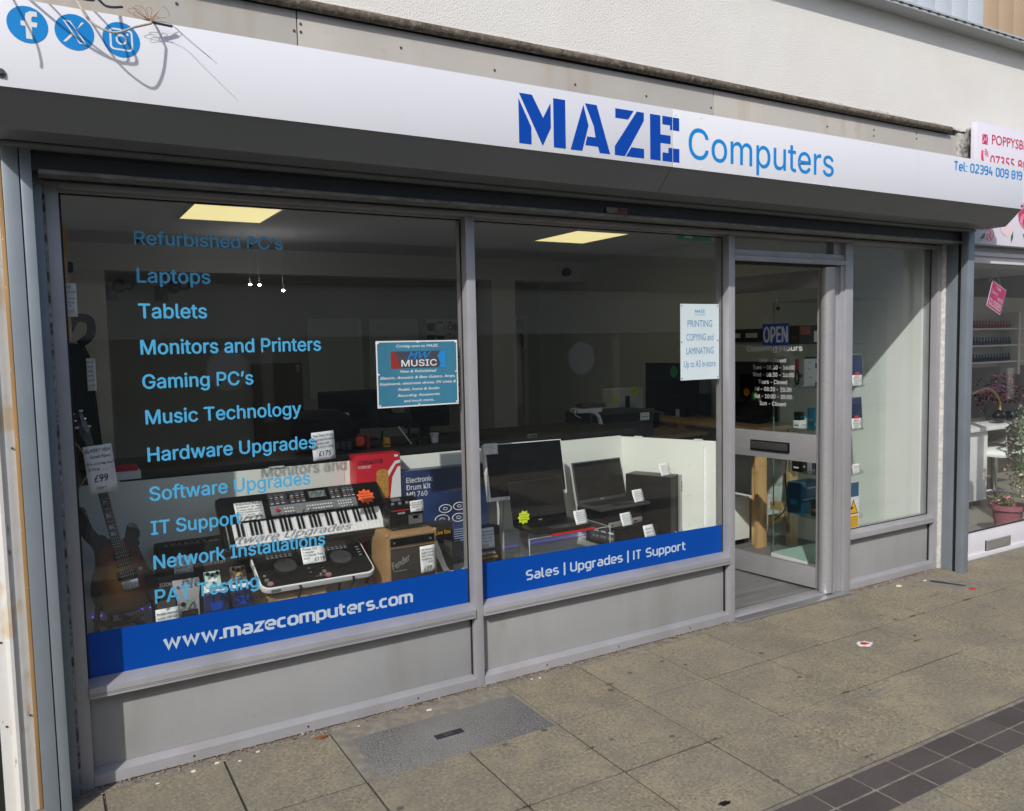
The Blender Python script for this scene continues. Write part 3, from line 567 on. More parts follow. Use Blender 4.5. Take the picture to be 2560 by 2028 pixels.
# ------------------------------------------------------------------ shopfront
sf = thing('shopfront', 'grey aluminium shopfront frame with two big windows, a door and a side window', 'shopfront', (2.7, .05, 0))
def fr(name, *b, m='frame', bev=.0018, **k): return MB().box(*b, bev=bev).build(name, m, sf, **k)
fr('jamb', .052, 0, .0, .0945, .10, 2.226); fr('mullion', 1.705, 0, .0, 1.75, .10, 2.205); fr('mullion', 3.345, 0, .0, 3.392, .10, 2.205)
fr('mullion', 4.338, 0, .0, 4.408, .10, 2.205); fr('mullion_rebate', 4.308, .012, .0, 4.3375, .09, 2.064); fr('mullion_rebate', 4.287, .03, .0, 4.3075, .09, 2.064)
fr('jamb', 5.288, 0, .0, 5.332, .10, 2.205); fr('head_rail', .095, 0, 2.2055, 5.332, .10, 2.2258)
fr('head_rail', .0955, .04, 2.196, 1.7045, .0505, 2.205)
fr('head_rail', 1.7505, .04, 2.196, 3.3445, .0505, 2.205)
for a, b in ((.095, 1.7045), (1.7505, 3.3445)):
    MB(YZ(0)).poly([(-.012, .346), (-.012, .386), (.046, .404), (.10, .404), (.10, .346)], a, b, bev=.0012).build('sill', 'frame', sf); MB(YZ(0)).poly([(0, .006), (0, .048), (.041, .060), (.10, .060), (.10, .006)], a, b, bev=.0012).build('bottom_rail', 'frame', sf)
    for zz_ in (.356, .362): fr('sill_groove', a+.003, -.0126, zz_, b-.003, -.0119, zz_+.0012, m='steel_dark', bev=0)
    for xx_ in (a+.35, (a+b)/2, b-.3): MB().cyl((xx_, -.0005, .028), (xx_, -.0018, .028), .0045, 10).build('rivet', 'steel_dark', sf)
    fr('kick_panel', a, .042, .0605, b, .06, .3455, m='panel')
a, b = 4.4085, 5.2875
MB(YZ(0)).poly([(-.006, .334), (-.006, .366), (.046, .382), (.10, .382), (.10, .334)], a, b, bev=.0012).build('sill', 'frame', sf); MB(YZ(0)).poly([(0, .004), (0, .046), (.041, .058), (.10, .058), (.10, .004)], a, b, bev=.0012).build('bottom_rail', 'frame', sf); fr('kick_panel', a, .042, .0585, b, .06, .3335, m='panel')
for p, q in (((.0955, .1025), (1.698, 1.7045)), ((1.7505, 1.757), (3.338, 3.3445))):
    for u in (p, q): fr('gasket', u[0], .048, .403, u[1], .0515, 2.196, m='gasket')
    fr('gasket', p[0], .0485, 2.190, q[1], .051, 2.1958, m='gasket')
fr('gasket', 5.281, .046, .382, 5.2875, .052, 2.205, m='gasket'); fr('gasket', 4.4085, .048, .382, 5.2875, .051, .388, m='gasket')
fr('gasket', 1.699, .030, .06, 1.7045, .0415, .345, m='gasket'); fr('gasket', 5.281, .030, .06, 5.287, .0415, .333, m='gasket'); fr('gasket', 3.3385, .030, .06, 3.3445, .0415, .345, m='gasket')
fr('transom', 3.3925, 0, 2.064, 4.3375, .10, 2.092); fr('transom', 3.3925, .012, 2.0922, 4.3375, .10, 2.128)
fr('closer_bar', 3.3925, .02, 2.0535, 4.28, .09, 2.0637, m='gasket'); fr('fanlight_post', 4.262, .03, 2.1282, 4.3375, .09, 2.205)
gl1 = fr('glass_pane', .098, .053, .36, 1.7015, .059, 2.2045, m='glass', bev=0); gl2 = fr('glass_pane', 1.7535, .053, .36, 3.3415, .059, 2.2045, m='glass', bev=0)
gl3 = fr('glass_pane', 4.4100, .053, .35, 5.286, .059, 2.2045, m='glass', bev=0); fr('glass_pane', 3.394, .053, 2.12, 4.262, .059, 2.2045, m='glass', bev=0)
# threshold
th = MB(); th.box(3.3925, -.045, .0, 4.36, .02, .012, bev=.002); th.build('threshold', 'alu', sf); MB().box(3.3925, .0205, .0, 4.2865, .075, .016, bev=.002).build('threshold', 'frame', sf); MB().box(3.3925, .0755, .0, 4.2865, .12, .012, bev=.002).build('threshold', 'door_alu', sf)
# door, swung inwards about its right edge
DA = R(83); DM = frame((4.235, .05, 0), (math.cos(DA), -math.sin(DA), 0), (0, 0, 1))   # local +X runs towards the hinge
def dbx(name, s0, s1, z0, z1, d0, d1, m='door_alu', bev=.0018, **k): return MB(DM).box(-s1, z0, d0, -s0, z1, d1, bev=bev).build(name, m, sf, **k)
MB().cyl((4.228, .045, .018), (4.228, .045, 2.052), .044, 28).build('pivot_stile', 'door_alu', sf)
dbx('door', .0, .072, .018, 2.045, -.03, .0, m='door_alu'); 
dbx('door_rail', .0725, .80, .018, .150, -.04, .0); dbx('door_rail', .0725, .80, .828, 1.006, -.04, .0); dbx('door_rail', .0725, .80, 1.935, 2.045, -.04, .0)
dbx('door_stile', .7305, .80, .1505, .8275, -.04, .0); dbx('door_stile', .7305, .80, 1.0065, 1.9345, -.04, .0)
dg1 = dbx('glass_pane', .0725, .7300, 1.0065, 1.9345, -.026, -.020, m='glass', bev=0); dbx('glass_pane', .0725, .7300, .1505, .8275, -.026, -.020, m='glass', bev=0)
lb = dbx('letterbox', .262, .560, .877, .943, .0002, .014, m='black', bev=.002); dbx('letterbox_flap', .270, .552, .885, .935, .0142, .020, m='steel_dark', bev=.003)
dbx('hinge', .012, .05, 2.046, 2.0525, -.03, .0, m='black')
DT = DM @ Matrix.Translation((0, 0, -.0197))
def dtx(s, sl, z, cap, w, **k): txt(s, 'vinyl_white', sf, DT, -sl, z, cap, width=w, name='lettering', **k)
dtx('Opening Hours', .612, 1.5415, .036, .425, bold=.012)
zz = 1.478
for s, sl, w in (('Mon - Closed', .512, .205), ('Tues - 08:30 - 16:00', .563, .318), ('Wed - 08:30 - 16:00', .563, .318), ('Thurs - Closed', .520, .222), ('Fri - 08:30 - 15:30', .546, .280), ('Sat - 10:00 - 15:00', .550, .287), ('Sun - Closed', .508, .200)):
    zz -= 0.0
    dtx(s, sl, 1.4675-.0482*(('Mon', 'Tue', 'Wed', 'Thu', 'Fri', 'Sat', 'Sun').index(s[:3])), .0265, w, bold=.006)
# vinyl on the windows
G = XZ(.0528)
for s, x, z, cap, w in (("Refurbished PC’s", .338, 2.026, .048, .552), ('Laptops', .340, 1.883, .053, .261), ('Tablets', .339, 1.749, .054, .243), ('Monitors and Printers', .339, 1.612, .054, .693), ("Gaming PC’s", .339, 1.482, .053, .409),
    ('Music Technology', .343, 1.346, .053, .595), ('Hardware Upgrades', .343, 1.202, .053, .652), ('Software Upgrades', .342, 1.050, .053, .622), ('IT Support', .341, .918, .052, .334), ('Network Installations', .343, .782, .053, .675), ('PAT Testing', .342, .647, .053, .392)):
    txt(s, 'vinyl_cyan', sf, G, x, z, cap, width=w, bold=.030, name='window_lettering')
MB(G).poly([(.1025, .4035), (1.698, .4035), (1.698, .570), (.1025, .5755)], -.0001, .0004).build('blue_strip', 'blue_strip', sf, smooth=False)
MB(G).poly([(1.758, .4035), (3.338, .4035), (3.338, .562), (1.758, .5815)], -.0001, .0004).build('blue_strip', 'blue_strip', sf, smooth=False)
stroke_text('www.mazecomputers.com', 'vinyl_pale', sf, G, .360, .455, .049, 1.056, wt=.30, gap=.36)
stroke_text('Sales | Upgrades | IT Support', 'vinyl_pale', sf, G, 2.020, .455, .041, 1.046, wt=.26, gap=.38)
# ------------------------------------------------------------------ interior shell
struct('floor', 'floor', -.15, .101, -.03, 5.9, 6.4, .0)
struct('ceiling', 'ceiling', -.15, .06, 2.5, 5.9, 6.4, 2.6)
struct('wall_left', 'wall_in', -.25, .101, 0, .045, 6.4, 2.5)
struct('wall_right', 'wall_right', 5.27, .101, 0, 5.40, 6.4, 2.5)
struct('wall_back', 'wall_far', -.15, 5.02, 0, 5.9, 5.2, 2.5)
struct('beam', 'beam_in', .045, 4.0, 2.285, 5.27, 4.25, 2.4995)
struct('pilaster', 'wall_in', .046, 4.0, 0, .50, 4.4, 2.2845)
struct('pilaster', 'beam_in', 4.05, 4.0, 0, 4.33, 4.3, 2.2845)
struct('bulkhead', 'ceiling', .0, .06, 2.2265, 5.3, .16, 2.4995)
lw = 0
for i, (x0, x1, y0, y1) in enumerate(((.855, 1.370, 1.84, 2.44), (3.68, 4.18, 1.93, 2.57))):
    t = thing('ceiling_light', ('square warm ceiling light panel seen through the left window', 'square warm ceiling light panel seen through the middle window')[i], 'ceiling light', ((x0+x1)/2, (y0+y1)/2, 2.5), group='ceiling light panels')
    MB().box(x0, y0, 2.493, x1, y1, 2.4985).build('diffuser', 'lamp_panel', t)
    mb = MB(); mb.box(x0-.02, y0-.02, 2.490, x0-.0005, y1+.02, 2.4985); mb.box(x1+.0005, y0-.02, 2.490, x1+.02, y1+.02, 2.4985); mb.box(x0, y0-.02, 2.490, x1, y0-.0005, 2.4985); mb.box(x0, y1+.0005, 2.490, x1, y1+.02, 2.4985); mb.build('trim', 'white', t)
for i, (x, y, z) in enumerate(((1.415, 3.0, 2.112), (1.484, 3.0, 2.111), (1.662, 3.0, 2.072))):
    t = thing('spotlight', ('leftmost of three tiny lit bulbs below the ceiling', 'middle of three tiny lit bulbs below the ceiling', 'lowest and rightmost of three tiny lit bulbs below the ceiling')[i], 'spotlight', (x, y, z), group='small lit spotlights')
    MB().ball((x, y, z), .0095, 2, (1.1, .6, .7)).build('bulb', 'spot', t); MB().tube([(x, y, z+.012), (x, y+.03, z+.2), (x, y+.03, 2.5)], .0012, 5).build('stem', 'ceiling', t)
for i, x in enumerate((.641, 1.069)):
    t = thing('wall_hanger', ('left', 'right')[i]+' black hanger bracket high on the wall behind the left window', 'hanger', (x, 4.2, 2.17), group='black hanger brackets')
    MB().ball((x-.03, 4.15, 2.17), .055, 2, (1, .8, 1.1)).build('body', 'black', t); MB().tube(bez([(x-.02, 4.12, 2.17), (x+.05, 4.05, 2.15), (x+.08, 4.05, 2.19)]), .016, 8).build('hook', 'black', t); MB().box(x-.05, 4.15, 2.15, x-.01, 5.02, 2.19).build('arm', 'black', t)
    MB().box(x-.09, 5.0, 2.1, x+.03, 5.02, 2.24).build('back_plate', 'black', t)
for i, (x0, x1, z0, z1) in enumerate(((2.418, 3.003, 1.10, 1.934), (3.087, 3.66, 1.10, 1.925), (3.754, 4.36, .95, 1.924))):
    t = thing('pegboard', ('left bare grey pegboard panel on the back wall', 'middle bare grey pegboard panel half behind the teal poster', 'right pegboard hung with packs and cables on the back wall')[i], 'pegboard', (x0, 5.0, z0), group='pegboard panels')
    MB().box(x0, 4.985, z0, x1, 5.0195, z1, bev=.008).build('board_sheet', 'pegboard', t)
    mb = MB()
    for a in range(int((x1-x0-.04)/.028)):
        for b in range(int((z1-z0-.04)/.028)):
            x = x0+.03+a*.028; z = z0+.03+b*.028; mb.quad([(x-.004, 4.984, z-.004), (x+.004, 4.984, z-.004), (x+.004, 4.984, z+.004), (x-.004, 4.984, z+.004)])
    mb.build('peg_holes', 'peghole', t, kind='stuff', smooth=False)
random.seed(5)
k = 0
for cx in range(5):
    for rz in range(7):
        x = 3.80+.115*cx; z = 1.84-.13*rz; w, h = random.uniform(.03, .045), random.uniform(.04, .055); mm = random.choice(('black', 'card', 'black_matte', 'card', 'steel_dark', 'cms_red' if k % 9 == 4 else 'black'))
        t = thing('hanging_pack', 'accessory pack on the crowded pegboard, column %s from left, row %s from top' % (('one', 'two', 'three', 'four', 'five')[cx], ('one', 'two', 'three', 'four', 'five', 'six', 'seven')[rz]), 'hanging pack', (x, 4.97, z), group='accessory packs on the pegboard'); k += 1
        MB().box(x-w, 4.955, z-h, x+w, 4.982, z+h*.7, bev=.004).build('pack', mm, t); MB().box(x-w*.7, 4.956, z+h*.71, x+w*.7, 4.982, z+h).build('header_card', 'card' if mm != 'card' else 'navy', t)
        if k % 3 == 0: MB().tube([(x+w*.7*math.cos(a*.52), 4.948, z-.01+h*.55*math.sin(a*.52)) for a in range(12)], .006, 6, closed=True).build('coiled_cable', 'black', t)
t = thing('wooden_door', 'brown wooden door with a small catch low on the back wall', 'door', (1.95, 5, 0))
MB().box(1.84, 4.975, 0, 2.34, 5.018, 1.48, bev=.004).build('leaf', 'door_brown', t); MB().box(2.27, 4.955, 1.38, 2.31, 4.974, 1.46, bev=.003).build('catch', 'silver', t)
t = thing('inner_door', 'tall closed inner door with frame behind the middle window', 'door', (5.2, 5, 0))
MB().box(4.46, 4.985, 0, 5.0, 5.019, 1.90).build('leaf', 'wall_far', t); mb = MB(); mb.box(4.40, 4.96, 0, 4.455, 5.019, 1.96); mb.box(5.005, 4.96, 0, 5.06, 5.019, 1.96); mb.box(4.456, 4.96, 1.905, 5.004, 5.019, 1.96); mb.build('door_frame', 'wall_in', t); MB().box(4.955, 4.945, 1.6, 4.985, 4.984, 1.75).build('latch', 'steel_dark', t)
t = thing('wall_sensor', 'small round dark sensor on the pale beam', 'sensor', (4.96, 4, 2.38)); MB().cyl((4.96, 3.9995, 2.383), (4.96, 3.94, 2.383), .045, 20).build('housing', 'steel_dark', t); MB().box(5.0, 3.97, 2.37, 5.02, 3.9995, 2.41).build('bracket', 'grey_plastic', t)
es = thing('exit_sign', 'green emergency exit sign hanging near the ceiling at the window head', 'exit sign', (3.46, .4, 2.25)); MB().box(3.325, .395, 2.222, 3.595, .405, 2.262, bev=.001).build('sign_plate', 'exit_green', es)
MB(XZ(.3945)).poly([(3.38, 2.248), (3.42, 2.248), (3.42, 2.254), (3.45, 2.241), (3.42, 2.229), (3.42, 2.236), (3.38, 2.236)], 0, .0005).build('arrow', 'white', es)
mb = MB(); mb.tube([(3.35, .4, 2.275), (3.35, .4, 2.4999)], .0015, 5); mb.tube([(3.57, .4, 2.275), (3.57, .4, 2.4999)], .0015, 5); mb.build('wires', 'steel_dark', es)
# ------------------------------------------------------------------ service counter and what stands on it
ct = thing('service_counter', 'long dark service counter across the shop behind the display windows', 'counter', (2, 1.2, 0))
MB().box(.30, 1.15, 0, 3.55, 1.19, .985).build('front_panel', 'counter_front', ct); MB().box(.28, 1.12, .986, 3.58, 1.80, 1.018, bev=.003).build('worktop', 'desk_dark', ct); MB().box(3.51, 1.1905, 0, 3.55, 1.78, .985).build('end_panel', 'counter_front', ct)
def monitor(name, label, x0, x1, z0, z1, y, base, m='screen', rz=0, grp=None):
    t = thing(name, label, 'monitor', ((x0+x1)/2, y, base), rz=rz, group=grp); c = (x0+x1)/2; w = (x1-x0)/2
    MB(WM[t]).box(-w, 0, z0-base, w, .035, z1-base, bev=.006).build('casing', 'black', t); MB(WM[t]).box(-w+.012, -.0015, z0-base+.016, w-.012, -.0002, z1-base-.012).build('screen', m, t)
    MB(WM[t]).box(-.03, .036, .012, .03, .06, z1-base-.12).build('neck', 'black', t); MB(WM[t]).box(-.12, -.07, 0, .12, .12, .012, bev=.004).build('foot', 'black', t)
    return t
monitor('desk_monitor', 'large dark monitor on the counter below the bare pegboards', 1.53, 2.02, 1.09, 1.345, 1.75, 1.018)
monitor('desk_monitor', 'smaller dark monitor on the counter to the right of the larger one', 2.10, 2.42, 1.075, 1.30, 1.7, 1.018)
t = thing('covered_stool', 'black padded drum stool seat with faint logo behind the counter front', 'stool', (1.42, 1.3, 1.018)); MB().lathe([(.0, .245), (.10, .24), (.17, .20), (.185, .12), (.17, .06), (.10, .03), (.0, .028)], (1.42, 1.36, 1.018), 28).build('seat', 'black_matte', t); MB().cyl((1.42, 1.36, 1.018), (1.42, 1.36, 1.05), .05, 16).build('post', 'chrome', t)
t = thing('green_box', 'green and pale packet standing behind the stool seat', 'box', (1.60, 1.5, 1.018)); MB().box(1.57, 1.50, 1.018, 1.64, 1.56, 1.22).build('carton', 'star_green', t); MB().box(1.571, 1.4985, 1.13, 1.639, 1.4997, 1.22).build('label_band', 'wall_in', t)
star('price_star', 'star_orange', 'orange price star in front of the green packet', (1.60, 1.21, 1.075), .035, lines=('Offer', 'price'))
t = thing('red_folder', 'thin red folder upright at the counter edge', 'folder', (1.655, 1.25, 1.018)); MB().box(1.648, 1.22, 1.018, 1.664, 1.40, 1.10).build('cover', 'cms_red', t); MB().box(1.650, 1.219, 1.022, 1.662, 1.2195, 1.095).build('spine', 'dark_red', t)
t = thing('black_amp_head', 'small black amplifier box on the counter left of the orange star', 'amplifier', (1.48, 1.22, 1.018)); MB().box(1.42, 1.16, 1.0185, 1.56, 1.24, 1.10, bev=.006).build('casing', 'black', t)
for q in range(3): MB().box(1.435+.035*q, 1.1585, 1.035, 1.46+.035*q, 1.1598, 1.085).build('button', 'steel_dark', t)
t = thing('leaning_stick', 'white angled stick leaning among dark cables on the counter', 'stick', (1.92, 1.2, 1.018)); MB().tube([(1.86, 1.25, 1.14), (1.93, 1.22, 1.03)], .0045, 8).build('stick', 'white', t); MB().tube(bez([(1.95, 1.3, 1.16), (2.0, 1.25, 1.12), (1.97, 1.22, 1.04), (1.92, 1.13, .95)]), .006, 8).build('cable', 'black', t)
MB().tube(bez([(1.66, 1.3, 1.02), (1.74, 1.26, 1.04), (1.76, 1.26, 1.12)]), .005, 8).build('cable', 'black', t); MB().tube(bez([(1.90, 1.3, 1.02), (2.02, 1.26, 1.06), (2.08, 1.26, 1.02)]), .005, 8).build('cable', 'black', t)
t = thing('microphone_stand', 'black box on a dark arm over the counter behind the teal poster', 'microphone', (1.95, 1.35, 1.018)); MB().tube([(1.97, 1.35, 1.02), (1.97, 1.35, 1.15), (1.85, 1.33, 1.22)], .008, 8).build('arm', 'black', t); MB().box(1.78, 1.30, 1.13, 1.98, 1.42, 1.21, bev=.02).build('head', 'black', t)
t = thing('yellow_tag', 'small yellow carton on the counter under the teal poster', 'box', (1.79, 1.3, 1.018)); MB().box(1.775, 1.27, 1.0185, 1.812, 1.30, 1.075).build('carton', 'yellow', t); MB().box(1.778, 1.2692, 1.03, 1.808, 1.2698, 1.04).build('label_band', 'ink', t)
t = thing('white_tub', 'small translucent white pot on the counter beside a monitor foot', 'pot', (2.10, 1.3, 1.018)); MB().lathe([(.0, 0), (.022, 0), (.026, .045), (.027, .05), (.0, .051)], (2.12, 1.3, 1.0185), 18).build('pot', 'opp_disc', t); MB().lathe([(.0, .052), (.029, .052), (.029, .060), (0, .061)], (2.12, 1.3, 1.0185), 18).build('lid', 'white', t)
# right part: desk, scanner, boxes
dk = thing('back_desk', 'dark desk with printers behind the middle window', 'desk', (4, 2, 0)); MB().box(3.45, 1.62, .84, 4.75, 2.6, .87, bev=.003).build('desktop', 'desk_wood', dk); MB().box(3.47, 1.64, 0, 3.51, 2.58, .8395).build('leg', 'desk_dark', dk); MB().box(4.70, 1.64, 0, 4.74, 2.58, .8395).build('leg', 'desk_dark', dk); MB().box(3.515, 1.66, .3, 4.695, 1.68, .8395).build('modesty_panel', 'counter_front', dk)
t = thing('desktop_printer', 'wide navy black printer box on the back desk', 'printer', (3.88, 1.8, .87)); MB().box(3.58, 1.66, .8705, 4.20, 2.0, 1.085, bev=.012).build('body', 'counter_front', t); MB().box(3.60, 1.6585, 1.0, 4.18, 1.6598, 1.07).build('front_panel', 'black', t)
t = thing('paper_tag', 'pale label stuck on the front of the navy printer', 'label', (4.10, 1.65, 1.04)); MB().box(4.06, 1.652, 1.005, 4.15, 1.6585, 1.065).build('label_card', 'opp_disc', t); MB().box(4.07, 1.6512, 1.03, 4.14, 1.6518, 1.034).build('print_line', 'ink', t)
t = thing('card_machine', 'white handheld vacuum like machine with a curved pale neck on the back desk', 'machine', (3.6, 1.9, .87)); MB().tube(bez([(3.66, 1.62, .90), (3.665, 1.64, 1.0), (3.64, 1.66, 1.08), (3.57, 1.7, 1.11)]), .016, 10).build('neck', 'white', t); MB().box(3.47, 1.66, 1.09, 3.70, 1.78, 1.13, bev=.018).build('head', 'white', t); MB().box(3.50, 1.65, 1.131, 3.73, 1.74, 1.16, bev=.012).build('handle', 'steel_dark', t); MB().tube(bez([(3.47, 1.68, 1.13), (3.44, 1.66, 1.09), (3.49, 1.66, 1.06)]), .005, 6).build('flex', 'white', t)
t = thing('ink_box', 'small dark blue box beside the pale machine neck', 'box', (3.42, 1.66, .87)); MB().box(3.36, 1.64, .8705, 3.52, 1.74, .99, bev=.003).build('carton', 'navy', t); MB().box(3.37, 1.6385, .965, 3.40, 1.6398, .98).build('label_band', 'white', t)
star('price_star', 'star_pink', 'pink price star on the small dark blue box', (3.46, 1.62, .90), .04, lines=('Sale',))
t = thing('console_box', 'white games sensor box with two yellow stars behind the middle window', 'box', (4.5, 2.35, 1.0)); MB().box(4.26, 2.30, .98, 4.62, 2.42, 1.215, bev=.003).build('carton', 'wall_in', t); MB().box(4.42, 2.297, 1.02, 4.47, 2.2995, 1.15).build('tower_print', 'black', t)
MB(XZ(2.2990)).poly([(4.33+.115*(1-math.cos(a*.39)), 1.0+.11*math.sin(a*.39)) for a in range(9)], 0, .0006).build('arc_print', 'sage', t)
t = thing('white_carton', 'flat white carton with bold print under the games sensor box', 'box', (4.4, 2.3, .87)); MB().box(4.10, 2.20, .8705, 4.64, 2.42, .979, bev=.003).build('carton', 'wall_right', t); txt('CONNECT', 'ink', t, XZ(2.199), 4.16, .93, .025, width=.13)
mb = MB()
for q in range(9): mb.box(4.36+.03*q, 2.15, 1.0, 4.372+.03*q, 2.18, 1.04, L=Matrix.Identity(4))
t = thing('wire_rack', 'dark letter rack with slanted slots in front of the white carton', 'rack', (4.5, 2.15, .87)); mb.build('slot', 'silver', t, kind='stuff'); MB().box(4.33, 2.13, .8705, 4.66, 2.14, 1.0).build('tray', 'black', t)
star('price_star', 'star_yellow', 'yellow star at the lower left of the games sensor box', (4.30, 2.285, 1.135), .042, lines=('Console', 'bundle'))
star('price_star', 'star_yellow', 'yellow star at the upper right of the games sensor box', (4.52, 2.285, 1.19), .042, lines=('Cheap', 'gaming'))
t = thing('small_label_stand', 'tiny pale name plate on the counter end', 'label', (2.77, 1.14, 1.018)); MB().box(2.70, 1.125, 1.0185, 2.77, 1.14, 1.04).build('plate', 'silver', t); MB().box(2.705, 1.1243, 1.024, 2.765, 1.1248, 1.032).build('print_line', 'ink', t)
# television bench along the right wall
wb = thing('wall_bench', 'pine topped bench along the right wall carrying dark screens', 'bench', (5.0, 1.8, 0)); MB().box(4.78, 1.12, .90, 5.265, 3.0, .935, bev=.003).build('bench_top', 'pine', wb)
for y in (1.15, 2.0, 2.9): MB().box(4.80, y, 0, 4.84, y+.05, .8995, bev=.003).build('leg', 'pine', wb)
for i, (y0, y1, z1) in enumerate(((1.9, 2.75, 1.42), (1.14, 1.80, 1.44))):
    t = thing('television', ('far large black television on the wall bench with a green star', 'near large black television on the wall bench seen through the door')[i], 'television', (5.05, (y0+y1)/2, .935), group='televisions on the wall bench')
    MB().box(5.02, y0, .965, 5.06, y1, z1, bev=.01).build('casing', 'black', t); MB().box(5.0185, y0+.015, .985, 5.0195, y1-.015, z1-.015).build('screen', 'screen', t); MB().box(5.0, (y0+y1)/2-.14, .9352, 5.14, (y0+y1)/2+.14, .9645, bev=.004).build('foot', 'black', t)
star('price_star', 'star_green', 'green star on the top corner of the far television', (5.008, 2.33, 1.34), .06, rx=(0, -1, 0), lines=('Great', 'value'))
star('price_star', 'star_amber', 'amber star on the near television behind the opening hours', (5.008, 1.45, 1.19), .036, rx=(0, -1, 0), lines=('Smart', 'TV'))
star('price_star', 'star_green', 'green star on the near television behind the opening hours', (5.006, 1.36, 1.165), .038, rx=(0, -1, 0), lines=('HD',))
star('price_star', 'star_yellow', 'tiny yellow star low on the near television', (5.004, 1.31, 1.14), .02, rx=(0, -1, 0))
note('small white card leaning at the foot of the far television', frame((4.95, 2.25, .937), (0, -1, 0), (.1, 0, 1)), .05, .07, [('TV', .2, .6, .2, .5), ('£60', .2, .2, .25, .6)], m='card')
t = thing('tv_bracket', 'black slotted television bracket on the right wall', 'bracket', (5.26, 1.6, 1.65)); MB().box(5.24, 1.30, 1.60, 5.2695, 1.95, 1.71, bev=.004).build('plate', 'black', t)
for y in (1.36, 1.55, 1.74): MB().box(5.238, y, 1.635, 5.2395, y+.13, 1.675, bev=.0).build('slot', 'wall_right', t)
t = thing('white_cabinet', 'low white cabinet seen through the open doorway', 'cabinet', (4.7, 1.3, 0)); MB().box(4.28, 1.22, .05, 4.80, 1.60, .37, bev=.003).build('carcass', 'wall_right', t); MB().box(4.28, 1.26, .0, 4.78, 1.58, .0495).build('plinth', 'black', t); MB().box(4.27, 1.20, .371, 4.82, 1.62, .39, bev=.002).build('top', 'wall_in', t)
t = thing('white_printer', 'pale printer with cables on the low white cabinet', 'printer', (4.5, 1.4, .39)); MB().box(4.32, 1.27, .3905, 4.66, 1.55, .60, bev=.01).build('body', 'grey_plastic', t); MB().box(4.36, 1.265, .62-.06, 4.56, 1.2695, .59).build('paper_slot', 'black', t); MB().box(4.40, 1.24, .601, 4.62, 1.52, .70, bev=.01).build('feeder', 'wall_right', t)
wf = thing('pine_frame', 'pine timber bench frame standing just inside the door', 'timber frame', (4.9, 1.1, 0)); MB().box(4.745, 1.08, .0, 4.84, 1.118, .8995, bev=.002).build('post', 'pine', wf); MB().box(4.985, .98, 0, 5.075, 1.018, .8995, bev=.002).build('post', 'pine', wf)
MB().box(4.8405, 1.03, .19, 5.07, 1.068, .255, bev=.002).build('rail', 'pine', wf); MB().box(5.03, 1.0185, .256, 5.07, 1.22, .32, bev=.002).build('rail', 'pine', wf)
t = thing('steel_leg', 'thin white steel tube leg behind the pine post', 'leg', (4.88, 1.2, 0)); MB().cyl((4.865, 1.19, .03), (4.865, 1.19, .88), .014, 14).build('tube', 'white', t); MB().cyl((4.865, 1.19, 0), (4.865, 1.19, .03), .016, 12).build('foot', 'black', t)
t = thing('loose_flex', 'black power cable looping down inside the doorway', 'cable', (4.88, .95, .3)); MB().tube(bez([(4.93, .95, .93), (4.90, .93, .75), (4.86, .92, .6), (4.88, .92, .45), (4.84, .9, .33), (4.74, .92, .25)]), .005, 8).build('cable', 'black', t)
# ------------------------------------------------------------------ glass cabinet by the side window
gc = thing('glass_cabinet', 'tall glass display cabinet with round shelves behind door and side window', 'display cabinet', (4.85, .42, 0))
X0, X1, Y0, Y1 = 4.575, 5.12, .26, .80
MB().box(X0, Y0, .0, X1, Y1, .055, bev=.004).build('base', 'white', gc); MB().box(X0+.006, Y0+.006, .0555, X1-.006, Y1-.006, .060).build('base_glass', 'sage', gc)
for b in ((X0, Y0, .0605, X0+.005, Y1, 1.88), (X1-.005, Y0, .0605, X1, Y1, 1.88), (X0+.0055, Y1-.005, .0605, X1-.0055, Y1, 1.88), (X0, Y0, 1.8805, X1, Y1, 1.886)): MB().box(*b).build('glass_side', 'case_glass', gc)
for z in (1.285, .985, .675, .365):
    MB().lathe([(.0, 0), (.236, 0), (.238, .004), (.236, .008), (0, .008)], (4.84, .52, z-.008), 40).build('round_shelf', 'case_glass', gc)
for x, y in ((X0+.012, Y1-.012),): MB().tube([(x, y, .061), (x, y, 1.88)], .004, 6).build('corner_post', 'leaf_teal', gc)
MB().cyl((4.84, .52, 1.8865), (4.84, .52, 2.4999), .006, 8).build('cable', 'steel_dark', gc)
for x, y in ((4.61, .77), (5.06, .77)): MB().ball((x, y, 1.84), .016, 2).build('spot_lamp', 'black', gc)
def carton(name, label, m, b, cat='box', bands=()):
    t = thing(name, label, cat, ((b[0]+b[3])/2, (b[1]+b[4])/2, b[2])); MB().box(*b, bev=.0015).build('carton', m, t)
    for mm, x0, z0, x1, z1 in bands: MB().box(b[0]+x0*(b[3]-b[0]), b[1]-.0012, b[2]+z0*(b[5]-b[2]), b[0]+x1*(b[3]-b[0]), b[1]-.0002, b[2]+z1*(b[5]-b[2])).build('print', mm, t)
    MB().box(b[0]-.001, b[1]+.25*(b[4]-b[1]), b[2]+.3*(b[5]-b[2]), b[0]-.0002, b[1]+.8*(b[4]-b[1]), b[2]+.45*(b[5]-b[2])).build('print', bands[0][0] if bands else 'white', t)
    return t
MB().lathe([(.0, 0), (.236, 0), (.238, .004), (.236, .008), (0, .008)], (4.84, .52, 1.572), 32).build('round_shelf', 'case_glass', gc)
carton('headset_box', 'black and red boxed headset on the top cabinet shelf', 'black', (4.62, .59, 1.5805, 4.87, .68, 1.712), bands=(('dark_red', .03, .5, .45, .95), ('white', .6, .1, .8, .7)))
carton('white_product_box', 'tall plain white carton on the second cabinet shelf', 'white', (4.66, .58, 1.2855, 4.775, .64, 1.475), bands=(('ink_grey', .35, .85, .6, .87), ('ink_grey', .35, .6, .6, .63), ('ink_grey', .3, .3, .7, .32)))
